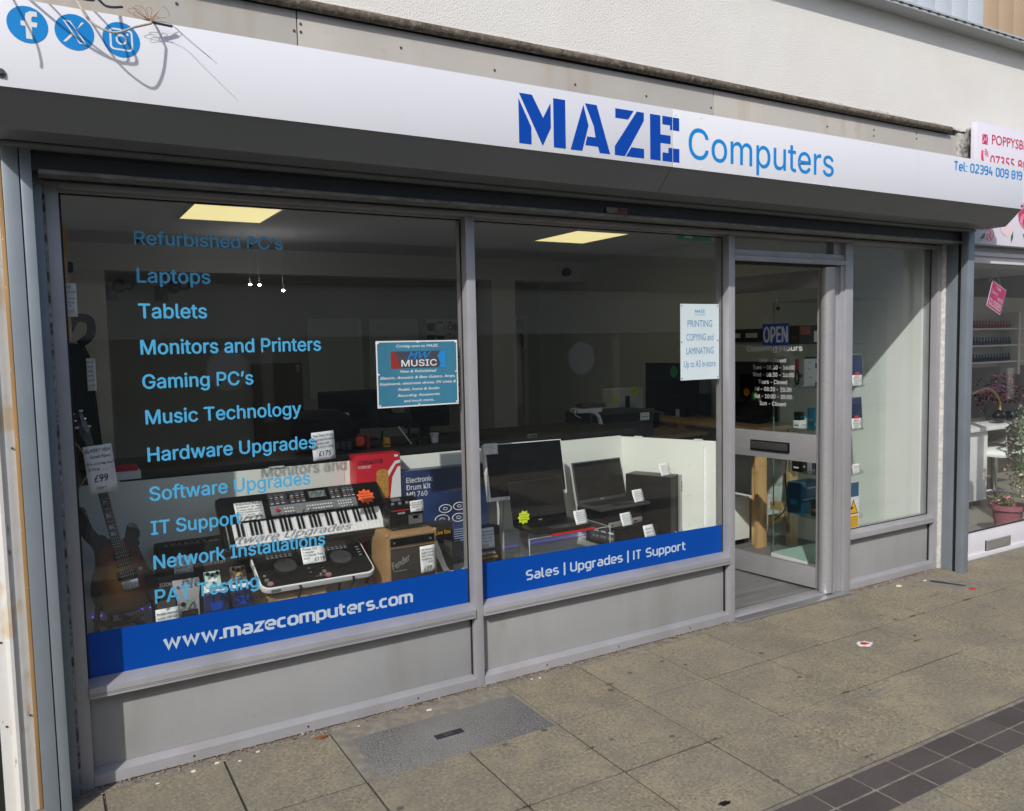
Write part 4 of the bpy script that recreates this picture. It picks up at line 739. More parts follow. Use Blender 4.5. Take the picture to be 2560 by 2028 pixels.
carton('patterned_box', 'black and white patterned carton beside the tall white carton', 'ink', (4.79, .60, 1.2855, 4.90, .68, 1.485), bands=(('white', .1, .8, .9, .95), ('wall_in', .05, .1, .4, .6), ('silver', .5, .15, .9, .55)))
t = thing('red_headphone_pack', 'red hanging tag with dark headphones left of the tall white carton', 'headphones', (4.60, .62, 1.2855)); MB().box(4.625, .62, 1.40, 4.65, .63, 1.475).build('tag_card', 'cms_red', t); MB().tube([(4.632+.018*math.cos(a*.5), .62, 1.345+.05*math.sin(a*.5)) for a in range(13)], .007, 8, closed=True).build('headband', 'black', t)
carton('small_white_cube', 'small white carton on the third cabinet shelf', 'white', (4.62, .58, .9855, 4.695, .64, 1.042), bands=(('ink_grey', .2, .4, .8, .45),))
carton('black_cube', 'small black cube on top of the small white carton', 'black', (4.62, .585, 1.0425, 4.672, .635, 1.10), bands=(('steel_dark', .2, .4, .8, .5),))
carton('turquoise_box', 'tall turquoise carton with a yellow flash on the third shelf', 'cyan_box', (4.755, .57, .9855, 4.84, .63, 1.118), bands=(('yellow', .3, .6, .95, .85), ('white', .1, .1, .6, .2)))
carton('turquoise_small_box', 'short turquoise carton between white and tall turquoise cartons', 'cyan_box', (4.70, .61, .9855, 4.745, .65, 1.07), bands=(('white', .2, .6, .8, .8),))
carton('black_white_box', 'black carton with white face print on the fourth cabinet shelf', 'black', (4.62, .57, .6755, 4.685, .65, .752), bands=(('white', .4, .4, .6, .55),))
carton('earphone_box', 'white and navy carton on the fourth cabinet shelf', 'white', (4.69, .57, .6755, 4.765, .65, .745), bands=(('navy', .6, .1, .95, .9),))
carton('violet_box', 'deep violet carton at the right of the fourth shelf', 'navy', (4.775, .57, .6755, 4.85, .65, .765), bands=(('purple', .1, .1, .9, .5),))
carton('teal_router_box', 'large dark teal carton with a light blue foot on the lowest shelf', 'teal_box', (4.63, .58, .3655, 4.86, .70, .592), bands=(('cyan_box', .02, .02, .98, .35), ('vinyl_pale', .3, .8, .7, .84), ('vinyl_pale', .1, .45, .8, .48)))
carton('orange_earbud_box', 'small orange and black carton before the large dark teal one', 'black', (4.665, .46, .3655, 4.74, .52, .485), bands=(('orange_box', .0, .0, 1, .42), ('white', .2, .5, .3, .9), ('white', .45, .5, .6, .9), ('white', .3, .08, .7, .36)))
carton('gaming_mouse_box', 'dark violet carton right of the orange earbud carton', 'ink', (4.75, .47, .3655, 4.86, .54, .50), bands=(('purple', .1, .3, .9, .8),))
for i, (z, lab) in enumerate(((1.2855, 'upper slate tablet leaning on the cabinet shelf by the side window'), (.9855, 'lower slate tablet leaning on the cabinet shelf by the side window'))):
    M = frame((4.835, .335, z), (1, 0, 0), (-.05, .06, 1)); t = thing('tablet', lab, 'tablet', M=M); MB(M).box(0, 0, -.006, .14, .22, 0, bev=.003).build('body', 'grey_plastic', t); MB(M).box(.006, .006, .0002, .134, .214, .001).build('screen', 'navy', t); MB(M).box(.03, .06, -.03, .1, .07, -.0062).build('prop', 'black', t)
    note(('upper', 'lower')[i]+' white sale card with red strip before a tablet', frame((4.82, .305, z+.001), (1, .0, 0), (0, .12, 1)), .11, .075, [('SALE', .2, .70, .22, .5, 'red')]+[('lorem price', .1, .5-.16*q, .09, .8) for q in range(0)]+[('Samsung tab', .1, .5, .1, .8), ('32GB wifi', .1, .32, .1, .7), ('£79.99', .1, .12, .12, .5)], m='card', name='sale_card', cat='sale card', ink='ink_grey')
    MB(frame((4.855, .312, z+.074), (1, .0, 0), (0, .12, 1))).box(0, 0, -.0006, .045, .02, .0).build('red_flash', 'red', t)
t = thing('handset', 'black desk phone handset leaning on the fourth cabinet shelf', 'phone', (4.86, .33, .676)); M = frame((4.79, .335, .676), (1, .2, 0), (0, .4, 1)); MB(M).box(0, 0, -.02, .09, .09, 0, bev=.01).build('body', 'black', t); MB(M).box(.015, .02, .0002, .075, .06, .003).build('keypad', 'steel_dark', t)
note('white price card in front of the black phone handset', frame((4.835, .305, .6765), (1, .0, 0), (0, .12, 1)), .08, .065, [('Cordless', .1, .7, .1, .7), ('phone', .1, .5, .1, .5), ('£19.99', .1, .2, .12, .5)], m='card', ink='ink_grey')
ws = thing('warning_sign', 'tall white notice with yellow warning triangle and yellow text block in the side window', 'warning sign', M=XZ(.0605, 4.462, .385)); SW = XZ(.0608, 4.462, .385)
MB(SW).box(0, 0, 0, .105, .30, .0008).build('sheet', 'white', ws); MB(SW).poly([(.004, .092), (.104-.006, .092), (.05, .19)], .0009, .0013).build('triangle', 'black', ws); MB(SW).poly([(.014, .098), (.089, .098), (.05, .176)], .0014, .0018).build('triangle_fill', 'yellow', ws); MB(SW).box(.0, .004, .0009, .1, .082, .0013).build('text_block', 'yellow', ws)
MB(SW).box(.018, .126, .0019, .05, .135, .0023, L=Matrix.Translation((.034, .13, 0)) @ Matrix.Rotation(.4, 4, 'Z') @ Matrix.Translation((-.034, -.13, 0))).build('camera_symbol', 'black', ws); MB(SW).box(.002, .205, .0009, .102, .298, .0013).build('photo_print', 'teal_box', ws)
txt('CCTV in operation', 'ink', ws, SW, .005, .066, .008, width=.085, lift=.0016)
for q in range(4): txt('for public safety', 'ink', ws, SW, .005, .052-.012*q, .006, width=.085, lift=.0016)
# hanging OPEN sign inside the door
oM = DM @ Matrix.Translation((-.50, 0, -.034)); op = thing('open_sign', 'blue OPEN sign hanging on a cord behind the door glass', 'sign', M=oM)
MB(oM).box(0, 1.578, -.003, .205, 1.722, 0, bev=.002).build('plate', 'deep_blue', op); txt('OPEN', 'vinyl_white', op, oM, .012, 1.600, .100, width=.182, bold=.03)
MB(oM).tube([(.015, 1.722, 0), (.105, 1.875, 0), (.19, 1.722, 0)], .0012, 5).build('cord', 'white', op); MB(oM).cyl((.105, 1.875, -.01), (.105, 1.875, .010), .008, 10).build('sucker', 'opp_disc', op)
# ------------------------------------------------------------------ window display
dp = thing('display_platform', 'white window display box with low white back boards', 'display platform', (1.7, .3, 0))
MB().box(.097, .106, .0, 3.34, .64, .469).build('plinth', 'platform', dp)
MB().box(.10, .605, .4695, 1.30, .617, 1.052, bev=.001).build('back_board', 'display_white', dp); MB().box(1.302, .605, .4695, 3.05, .617, 1.052, bev=.001).build('back_board', 'display_white', dp)
Ms = frame((3.052, .61, 0), (.255, -.545, 0), (0, 0, 1)); MB(Ms).box(0, .4695, -.012, .60, 1.046, 0, bev=.001).build('side_board', 'display_white', dp)
for x in (.21, .93): MB().box(x, .598, 1.052, x+.07, .62, 1.058).build('clip', 'white', dp)
for s_ in (.09, .47): MB(Ms).box(s_, 1.0465, -.014, s_+.05, 1.053, .003).build('clip', 'white', dp)
mb = MB(Ms)
for s_, z in ((.10, .9), (.44, .9), (.44, .72), (.44, .55), (.10, .7)): mb.cyl((s_, z, 0), (s_, z, .002), .003, 8)
mb.build('screws', 'silver', dp, kind='stuff')
def leds(name, label, pts, m, r=.0022, base=None):
    t = thing(name, label, 'light strip', pts[0]); mb = MB()
    for p in pts: mb.ball(p, r, 1)
    mb.build('diodes', m, t, kind='stuff'); MB().tube([pts[0], pts[-1]], .0012, 5).build('tape', 'white', t); return t
leds('led_strip', 'blue light strip along the back of the left display', [(.11+.033*i, .595, .476) for i in range(36)], 'led_blue')
leds('led_strip', 'blue light strip along the back of the right display', [(1.80+.017*i, .595, .482) for i in range(62)], 'led_blue')
leds('led_strip', 'white dotted light strip on the platform in front of the clear riser', [(1.95+.02*i, .40, .473) for i in range(30)], 'led_white', .0016)
t = thing('led_strip', 'upright light strip at the near edge of the right side board', 'light strip', (3.28, .1, .5)); mb = MB()
for i in range(40): mb.ball((3.274, .120, .55+.0115*i), (.0018 if i % 6 else .001), 1)
mb.build('diodes', 'led_white', t, kind='stuff'); MB().box(3.268, .122, .54, 3.279, .124, 1.02).build('tape', 'white', t)
# keyboard
KM = frame((.665, .30, .760), (1, .0, .0), (0, .2, .2)); kb = thing('electronic_keyboard', 'black 61 key electronic keyboard tilted up on a stand', 'keyboard', M=KM)
MB(KM).box(-.01, -.012, -.05, .765, .275, -.004, bev=.01).build('body', 'black', kb); MB(KM).box(.0, .130, -.0038, .757, .268, .010, bev=.004).build('control_deck', 'black', kb)
kw = .690/36
wk = MB().box(.0004, 0, 0, kw-.0004, .118, .012, bev=.0008).build('white_key', 'white_key', kb, local=True); wkm = wk.data; bpy.data.objects.remove(wk)
bk = MB().box(-.0045, .045, .0125, .0045, .1185, .0225, bev=.001).build('black_key', 'black_gloss', kb, local=True); bkm = bk.data; bpy.data.objects.remove(bk)
for i in range(36):
    o = bpy.data.objects.new('white_key', wkm); COL.objects.link(o); o.parent = kb; o.location = (.035+i*kw, .002, -.0035)
    if i % 7 in (0, 1, 3, 4, 5) and i < 35:
        o = bpy.data.objects.new('black_key', bkm); COL.objects.link(o); o.parent = kb; o.location = (.035+(i+1)*kw, .002, -.0035)
MB(KM).box(.215, .135, .0102, .625, .190, .0125, bev=.001).build('button_panel', 'grey_plastic', kb)
for a, b in ((.215, .305), (.310, .385), (.505, .560), (.565, .625)): MB(KM).box(a, .192, .0102, b, .262, .012).build('song_list', 'ink', kb)
for a in (.222, .247, .272, .318, .343, .368, .51, .535, .57, .59, .61):
    for q in range(5): MB(KM).box(a, .200+.011*q, .0121, a+.014, .203+.011*q, .0124).build('song_print', ('wall_in', 'leaf_teal', 'orange_box')[q % 3], kb)
MB(KM).box(.392, .205, .0102, .498, .255, .0125, bev=.001).build('display_bezel', 'black', kb); MB(KM).box(.405, .212, .0127, .485, .248, .0132).build('display', 'lcd', kb)
MB(KM).cyl((.245, .160, .0125), (.245, .160, .020), .009, 16).build('dial', 'cms_red', kb)
mb = MB(KM)
for r_ in range(3):
    for q in range(4): 
        if r_ < 2: mb.cyl((.28+.012*q, .150+.018*r_, .0125), (.28+.012*q, .150+.018*r_, .0145), .0035, 8)
for r_ in range(2):
    for q in range(10): mb.cyl((.385+.0125*q, .150+.018*r_, .0125), (.385+.0125*q, .150+.018*r_, .0145), .0038, 8)
for r_ in range(3):
    for q in range(6): mb.cyl((.535+.012*q, .144+.015*r_, .0125), (.535+.012*q, .144+.015*r_, .0145), .0035, 8)
mb.build('buttons', 'white', kb, kind='stuff'); mb = MB(KM)
for q in range(52): mb.box(.03+.0135*q, .121, -.003, .038+.0135*q, .1285, .002)
mb.build('vent_teeth', 'steel_dark', kb, kind='stuff'); MB(KM).box(.008, .0, -.0035, .013, .12, .004).build('end_trim', 'silver', kb)
kst = thing('keyboard_stand', 'black folding stand under the electronic keyboard', 'stand', (1.0, .4, .469))
for x in (.76, 1.33): MB().tube([(x, .34, .732), (x, .42, .469)], .009, 8).build('leg', 'black', kst); MB().tube([(x, .50, .915), (x, .52, .469)], .009, 8).build('leg', 'black', kst)
note('white handwritten note on the left of the electronic keyboard', KM @ Matrix.Translation((.058, .120, .024)), .125, .100, [('Electronic Piano', .06, .84, .10, .86), ('keyboard - 61 keys', .06, .69, .09, .88), ('Comes with stand', .06, .55, .08, .86), ('bench, headphones, mic', .06, .42, .08, .88), ('PSU + music', .06, .28, .08, .6), ('stand £99.99', .3, .10, .12, .6)], m='card')
star('price_star', 'star_orange', 'bright orange handwritten star on the right of the electronic keyboard', tuple(KM @ Vector((.672, .178, .020))), .046, rx=(1, 0, 0), uy=(0, .2, .2), lines=('Ideal for', 'beginners', 'Complete', 'setup inc'), n=10)
# boxes behind
t = thing('studio_set_box', 'tall red studio set carton with printed golden microphone', 'box', (1.45, .55, .469)); MB().box(1.325, .505, .4695, 1.56, .60, 1.087, bev=.002).build('carton', 'cms_red', t); F5 = XZ(.5045)
txt('CMS400B', 'ink_dark', t, F5, 1.337, 1.042, .020, width=.128, bold=.03); txt('STUDIO SET', 'white', t, F5, 1.336, 1.022, .012, width=.068, bold=.015); MB(F5).box(1.528, 1.067, 0, 1.548, 1.078, .0005).build('badge', 'white', t)
MB(F5).poly([(1.56, 1.05), (1.53, 1.045), (1.46, .955), (1.475, .94), (1.535, 1.03), (1.56, 1.035)], 0, .0005).build('stripe_print', 'white', t); MB(F5).poly([(1.5595, 1.018), (1.5595, .86), (1.50, .86), (1.515, .965), (1.545, 1.015)], 0, .0005).build('panel_print', 'white', t)
MB(F5).poly([(1.447+.033*math.cos(a*.35)*.98+.014, .94+(.05 if a < 9 else -.06)+.02*math.sin(a*.35)) for a in range(18)], .0006, .0012).build('microphone_print', 'mic_gold', t)
t = thing('drum_kit_box', 'large navy carton printed with an electronic drum kit', 'box', (1.8, .5, .469)); DMx = frame((1.566, .50, .4695), (1, -.04, 0), (0, .02, 1)); MB(DMx).box(0, 0, -.09, .49, .515, 0, bev=.003).build('carton', 'drumbox', t); D1 = DMx @ Matrix.Translation((0, 0, .0003))
for s, z, w in (('Electronic', .455, .145), ('Drum Kit', .418, .13), ('MD 760', .381, .112)): txt(s, 'white', t, D1, .025, z, .026, width=w, bold=.015)
mb = MB(D1)
for x, z, r_ in ((.235, .30, .035), (.315, .305, .033), (.215, .245, .04), (.31, .245, .036), (.395, .25, .036), (.39, .31, .03)):
    mb.tube([(x+r_*math.cos(a*.39), z+r_*.6*math.sin(a*.39), .001) for a in range(16)], .0022, 5, closed=True); mb.tube([(x+r_*.35*math.cos(a*.6), z+r_*.2*math.sin(a*.6), .001) for a in range(10)], .0015, 5, closed=True)
mb.build('drum_print', 'white', t); MB(D1).poly([(.26, .40), (.49, .42), (.49, .405), (.26, .385)], 0, .0006).build('stick_print', 'ink', t)
for q in range(6): MB(D1).box(.14, .195-.012*q, 0, .215-.01*(q % 2), .199-.012*q, .0005).build('text_print', 'vinyl_pale', t); MB(D1).box(.28, .180-.012*q, 0, .39, .183-.012*q, .0005).build('text_print', 'vinyl_pale', t)
t = thing('live_sound_book', 'dark glossy carton with gold lettering and a hand photo beside the tan amplifier', 'box', (1.66, .3, .469)); MB().box(1.605, .29, .4695, 1.74, .36, .745, bev=.002).build('carton', 'black', t); F3 = XZ(.2897); txt('ing Live Sou', 'yellow', t, F3, 1.612, .690, .020, width=.115, bold=.005)
MB(F3).poly([(1.625, .67), (1.655, .66), (1.70, .53), (1.72, .50), (1.69, .49), (1.65, .58)], 0, .0006).build('photo_print', 'wall_in', t); MB(F3).poly([(1.69, .66), (1.735, .65), (1.735, .56), (1.70, .60)], 0, .0006).build('photo_print', 'steel_dark', t); MB(F3).box(1.606, .475, 0, 1.739, .50, .0006).build('white_band', 'vinyl_pale', t)
# tan amp
t = thing('tan_amplifier', 'small tan guitar amplifier with black grille and script badge', 'amplifier', (1.46, .27, .469)); MB().box(1.335, .15, .4695, 1.588, .36, .758, bev=.012).build('cabinet', 'tolex_tan', t); MB().box(1.352, .1475, .478, 1.574, .1497, .690, bev=.001).build('grille_cloth', 'grille', t); MB().box(1.349, .146, .697, 1.577, .1497, .742, bev=.001).build('control_panel', 'panel_gold', t); MB().box(1.353, .1452, .701, 1.573, .1459, .738).build('panel_face', 'black', t)
for q in range(8): MB().cyl((1.366+.026*q, .145, .720), (1.366+.026*q, .134, .720), .008 if q not in (0, 7) else .006, 12).build('knob', 'black' if q not in (0, 7) else 'chrome', t)
txt('Fender', 'silver', t, frame((1.362, .1470, .590), (1, 0, .45), (-.1, 0, 1)), 0, 0, .034, width=.10, font='b', shear=.35, bold=.015); MB().box(1.365, .1465, .583, 1.43, .1472, .586).build('badge_line', 'silver', t)
MB().tube(bez([(1.42, .25, .758), (1.43, .25, .772), (1.50, .25, .772), (1.51, .25, .758)]), .008, 8).build('handle', 'black', t); MB().box(1.395, .235, .7585, 1.425, .265, .765, bev=.002).build('handle_bracket', 'chrome', t)
for x, z in ((1.335, .758),): 
    for xx in (1.342, 1.581): MB().ball((xx, .158, .752), .011, 2).build('corner', 'tolex_tan', t)
note('white handwritten note on the grille of the tan amplifier', frame((1.500, .144, .555), (1, 0, .03), (-.02, 0, 1)), .077, .128, [('15w Acoustic', .06, .84, .07, .8), ('Guitar Combo', .06, .72, .07, .86), ('XLR + Chorus', .06, .60, .07, .86), ('Headphone', .06, .48, .07, .7), ('Jack', .5, .37, .07, .3), ('£89', .2, .10, .15, .55, 'ink_dark')], m='card')
_fx = carton('effects_box', 'small black carton printed with an effects unit on top of the tan amplifier', 'black', (1.375, .20, .7735, 1.545, .29, .862), bands=(('ink_grey', .55, .12, .97, .62), ('white', .6, .55, .92, .58), ('lcd', .68, .38, .84, .55), ('cms_red', .05, .9, .95, .98)))
txt('MOOER', 'white', _fx, XZ(.1983), 1.415, .838, .008, width=.035, bold=.02)
t = thing('effects_unit', 'flat black multi effects pedal on top of its carton', 'effects pedal', (1.45, .25, .862)); EM = frame((1.372, .195, .866), (1, 0, 0), (0, .9, .35)); MB(EM).box(0, 0, -.012, .155, .085, .012, bev=.005).build('body', 'black', t)
for q in range(4): MB(EM).cyl((.022+.036*q, .02, .012), (.022+.036*q, .02, .018), .008, 12).build('foot_switch', 'silver', t)
MB(EM).box(.03, .045, .0122, .075, .072, .0135).build('display', 'ink_grey', t)
note('pale handwritten price note beside the effects pedal', frame((1.475, .188, .842), (1, 0, .03), (0, .1, 1)), .068, .052, [('Mooer GE100', .06, .78, .12, .86), ('multi effects', .06, .58, .12, .84), ('pedal board', .06, .38, .12, .7), ('£49.99', .4, .10, .17, .55)], m='card')
# DJ controller
DJ = frame((.768, .15, .600), (1, 0, 0), (0, .235, .105)); t = thing('dj_controller', 'black and white two deck controller with round jog wheels', 'dj controller', M=DJ)
def rrect(x0, y0, x1, y1, r, n=6): return [(cx+r*math.cos(a0+k*math.pi/2/n), cy+r*math.sin(a0+k*math.pi/2/n)) for cx, cy, a0 in ((x1-r, y1-r, 0), (x0+r, y1-r, math.pi/2), (x0+r, y0+r, math.pi), (x1-r, y0+r, 1.5*math.pi)) for k in range(n+1)]
MB(DJ).poly(rrect(0, 0, .515, .262, .04), -.026, -.002, bev=.003).build('white_shell', 'white', t); MB(DJ).poly(rrect(.007, .010, .508, .256, .035), -.0018, .002, bev=.001).build('top_plate', 'black', t)
for i, cx in enumerate((.130, .385)):
    mb = MB(DJ); mb.poly([(cx+.060*math.cos(a*.13), .128+.060*math.sin(a*.13)) for a in range(48)], .0022, .012, bev=.003); mb.build('jog_wheel', 'black', t); MB(DJ).poly([(cx+.049*math.cos(a*.13), .128+.049*math.sin(a*.13)) for a in range(48)], .0125, .0135).build('jog_plate', 'chrome' if 0 else 'silver', t) if 0 else MB(DJ).poly([(cx+.049*math.cos(a*.13), .128+.049*math.sin(a*.13)) for a in range(48)], .0125, .0135).build('jog_plate', 'jog', t)
    for q, (dx, yy, r_) in enumerate(((-.098, .055, .010), (-.088, .028, .012), (-.100, .085, .0065))): 
        MB(DJ).cyl((cx+dx, yy, .002), (cx+dx, yy, .006), r_, 16).build('play_button', 'silver', t)
        if q == 1: MB(DJ).tube([(cx+dx+.015*math.cos(a*.4), yy+.015*math.sin(a*.4), .0035) for a in range(16)], .0011, 5, closed=True).build('button_ring', 'cms_red', t)
mb = MB(DJ)
for cx in (.10, .36):
    for r_ in range(3):
        for q in range(6): mb.box(cx-.035+.020*q, .198+.014*r_, .002, cx-.022+.020*q, .205+.014*r_, .0045)
for q in range(4): mb.box(.222, .06+.028*q, .002, .232, .067+.028*q, .0045); mb.box(.284, .06+.028*q, .002, .294, .067+.028*q, .0045); mb.box(.475, .13+.02*q, .002, .49, .136+.02*q, .0045)
mb.build('pads', 'grey_plastic', t, kind='stuff')
for q in range(6): MB(DJ).cyl((.205+.021*q, .235, .002), (.205+.021*q, .235, .016), .005, 10).build('knob', 'black', t)
for q in range(6): MB(DJ).cyl((.215+.017*q, .205, .002), (.215+.017*q, .205, .014), .0045, 10).build('knob', 'steel_dark', t)
for x in (.247, .283): MB(DJ).box(x-.001, .045, .002, x+.001, .10, .003).build('fader_slot', 'black_gap', t); MB(DJ).box(x-.008, .082, .003, x+.008, .094, .012, bev=.001).build('fader', 'black', t)
MB(DJ).box(.24, .030, .002, .29, .032, .003).build('fader_slot', 'silver', t); MB(DJ).box(.260, .024, .003, .268, .040, .012, bev=.001).build('fader', 'silver', t); MB(DJ).box(.04, -.0012, -.020, .08, -.0002, -.008).build('jack_plate', 'grey_plastic', t)
note('white handwritten note between the two jog wheels', DJ @ Matrix.Translation((.205, .105, .018)) @ Matrix.Rotation(.6, 4, 'X'), .105, .078, [('Pioneer DDJ', .06, .80, .13, .65), ('Controller', .06, .62, .11, .5), ('Pro-Grade Twin', .06, .44, .11, .85), ('Deck', .06, .26, .11, .25), ('£119', .5, .12, .2, .45, 'ink_dark')], m='card')
ds = thing('controller_stand', 'black metal stand with hooked feet holding the two deck controller', 'stand', (1.0, .2, .469))
for x in (.93, 1.17): MB().tube(bez([(x, .145, .596), (x, .138, .585), (x, .15, .560), (x, .24, .49), (x, .36, .4705)]), .006, 8).build('arm', 'black', ds); MB().tube([(x, .30, .672-.026), (x, .36, .4705)], .006, 8).build('arm', 'black', ds)
t = thing('brown_carton', 'plain brown cardboard carton under the two deck controller', 'box', (.95, .25, .469)); MB().box(.735, .20, .4695, 1.06, .36, .552, bev=.001).build('carton', 'card_brown', t); MB().box(.80, .1985, .4695, .84, .1997, .5525).build('tape', 'desk_wood', t)
# blackstar style amp
t = thing('black_amplifier', 'black practice amplifier with perforated grille behind the pedals', 'amplifier', (.6, .48, .469)); MB().box(.395, .42, .4695, .80, .56, .775, bev=.014).build('cabinet', 'black_matte', t); MB().box(.42, .4175, .49, .775, .4197, .725, bev=.001).build('grille', 'grille', t); MB().box(.43, .43, .7752, .77, .47, .779).build('control_strip', 'steel_dark', t)
for q in range(12): MB().cyl((.45+.026*q, .45, .779), (.45+.026*q, .45, .790), .006, 8).build('knob', 'black', t)
txt('Blackstar', 'silver', t, XZ(.4170), .545, .675, .018, width=.13, bold=.012)
note('grey shaded note on the grille of the black amplifier', frame((.46, .414, .625), (1, 0, .02), (-.02, 0, 1)), .078, .105, [('10w Stereo', .08, .82, .09, .8), ('modelling', .08, .66, .09, .7), ('loads of', .08, .50, .09, .6), ('features + fx', .08, .34, .09, .84), ('£129', .2, .08, .16, .6)], m='card')
# recorder, pedals
t = thing('recorder_carton', 'black carton leaning behind the silver recorder', 'box', (.42, .17, .469)); M = frame((.345, .15, .4695), (1, .05, 0), (.0, .05, .25)); MB(M).box(0, 0, -.05, .17, .245, 0, bev=.003).build('carton', 'black', t); txt('ZOOM', 'silver', t, M, .03, .205, .014, width=.05, bold=.02); MB(M).box(.015, .05, .0002, .085, .15, .0008).build('photo_print', 'steel_dark', t)
RM = frame((.432, .10, .4705), (1, 0, 0), (-.01, .07, .225)); t = thing('silver_recorder', 'silver portable multitrack recorder standing upright', 'recorder', M=RM)
MB(RM).poly([(.008, 0), (.078, 0), (.080, .16), (.092, .20), (.090, .235), (-.012, .235), (-.012, .20), (.004, .16)], -.03, 0, bev=.003).build('body', 'silver', t); MB(RM).box(.030, .115, .0002, .062, .150, .002).build('display', 'lcd', t); MB(RM).box(.012, .075, .0002, .074, .110, .0012).build('key_field', 'black', t)
for q in range(4): MB(RM).cyl((.016+.018*q, .028, 0), (.016+.018*q, .028, .008), .0075, 12).build('knob', 'black', t); MB(RM).cyl((.006+.023*q, .205, 0), (.006+.023*q, .205, .006), .006, 10).build('knob', 'steel_dark', t); MB(RM).box(.014+.016*q, .055, .0002, .024+.016*q, .061, .002).build('button', 'steel_dark', t)
MB(RM).cyl((.020, .135, 0), (.020, .135, .006), .009, 14).build('dial', 'black', t); txt('zoom', 'ink', t, RM, .028, .222, .007, width=.025)
note('small handwritten price note leaning at the foot of the black carton', frame((.345, .085, .4905), (1, 0, .02), (0, .1, 1)), .085, .118, [('Portable multitrack', .05, .80, .08, .9), ('recorder, USB/16GB', .05, .66, .08, .88), ('Recorder', .5, .54, .07, .4), ('£115', .1, .33, .16, .5)], m='card')
for i, (x0, x1, y, mm, lab) in enumerate(((.528, .622, .10, 'sage', 'grey green guitar pedal bedded in tissue on the left navy carton'), (.634, .726, .12, 'door_brown', 'brown guitar pedal bedded in tissue on the right navy carton'))):
    t = thing('navy_carton', ('left', 'right')[i]+' small navy carton holding a guitar pedal', 'box', ((x0+x1)/2, y+.05, .469)); mb = MB(); mb.box(x0, y, .4695, x1, y+.10, .628, bev=.002); mb.build('carton', 'navy', t); MB(XZ(y-.0003)).poly([(x0+.03, .565), (x1-.03, .565), (x1-.02, .60), (x0+.02, .60)], 0, .0004).build('tuck_flap', 'deep_blue', t)
    tq = MB(); random.seed(11+i)
    for q in range(26): tq.ball((x0+.012+random.random()*.07, y+.01+random.random()*.07, .633+random.random()*.014), .012, 1, (1.3, 1, .5))
    tag(tq.build('tissue_paper', 'wall_right', None, smooth=False), ('left', 'right')[i]+' crumpled white tissue under a guitar pedal', 'tissue')
    PM = frame((x0+.012, y+.02, .656), (1, 0, 0), (0, .6, .75)); t = thing('guitar_pedal', lab, 'guitar pedal', M=PM); MB(PM).box(0, 0, -.022, .062, .072, 0, bev=.003).build('enclosure', mm, t)
    for q in range(3): MB(PM).cyl((.012+.019*q, .058-.006*(q % 2), 0), (.012+.019*q, .058-.006*(q % 2), .012), .0065, 10).build('knob', 'black', t)
    MB(PM).cyl((.031, .014, 0), (.031, .014, .010), .006, 10).build('foot_switch', 'chrome', t); MB(PM).box(.014, .026, .0002, .048, .042, .0008).build('label_print', 'card' if i == 0 else 'maple', t)
# electric guitar
GM = frame((.20, .17, .56), (.993, -.079, .082), (-.061, .242, .968)); gt = thing('electric_guitar', 'sunburst electric guitar with pointed horns leaning on a stand', 'guitar', M=GM)
bo = [(-.068, .467), (-.074, .44), (-.073, .384), (-.067, .355), (-.051, .329), (-.038, .307), (-.034, .281), (-.036, .242), (-.049, .206), (-.059, .175), (-.065, .133), (-.06, .093), (-.037, .055), (-.004, .033), (.03, .028), (.064, .030), (.109, .038), (.143, .055), (.163, .083), (.174, .123), (.169, .158), (.151, .196), (.136, .239), (.127, .275), (.125, .298), (.137, .325), (.137, .347), (.127, .37), (.113, .38), (.099, .375), (.089, .357), (.091, .335), (.080, .316), (.053, .310), (.027, .330), (-.001, .345), (-.022, .376), (-.035, .415), (-.044, .465), (-.06, .476)]
Gv = [Vector((a, b, 0)) for a, b in bo]; sm_ = [(v.x, v.y) for v in bez([tuple(v) for v in Gv]+[tuple(Gv[0])], 3)][:-1]
MB(GM).poly(sm_, -.042, 0, bev=.007).build('body', 'sunburst', gt)
MB(GM).poly([(.034, .285), (.070, .287), (.046, .50), (.022, .712), (-.006, .712), (.011, .50)], .001, .012, bev=.001).build('neck', 'maple', gt); MB(GM).poly([(.034, .285), (.070, .287), (.046, .50), (.022, .712), (-.006, .712), (.011, .50)], .0125, .017, bev=.001).build('fretboard', 'fretboard', gt)
mb = MB(GM); 
for q in range(22):
    v = .72-.72*.62*(1-2**(-q/12))*1.52+0; v = .705-(.705-.295)*(1-2**(-q/12))/(1-2**(-21/12)); f = (v-.287)/(.712-.287); mb.box(.034-.04*f+.001, v-.0008, .017, .070-.048*f-.001, v+.0008, .0185)
mb.build('frets', 'fret', gt, kind='stuff')
for q in (3, 5, 7, 9, 12, 15, 17): 
    v = .705-(.41)*(1-2**(-(q-.5)/12))/(1-2**(-21/12)); f = (v-.287)/.425; cx = .052-.044*f; MB(GM).poly([(cx-.010, v-.006), (cx+.010, v-.001), (cx-.010, v+.006)], .0172, .0176).build('inlay', 'silver', gt)
MB(GM).poly([(-.006, .712), (.022, .712), (.012, .78), (-.003, .85), (-.020, .868), (-.036, .85), (-.030, .79), (-.022, .74)], -.002, .010, bev=.002).build('headstock', 'black_gloss', gt)
for x, v in ((-.040, .846), (-.010, .856), (-.036, .818), (-.002, .822), (-.031, .789), (.010, .789)): MB(GM).ball((x, v, .012), .0085, 2, (1.2, .8, .8)).build('tuner', 'chrome', gt)
def rp(x, y, w, h, a): c, s_ = math.cos(a), math.sin(a); return [(x+c*i-s_*j, y+s_*i+c*j) for i, j in ((-w, -h), (w, -h), (w, h), (-w, h))]
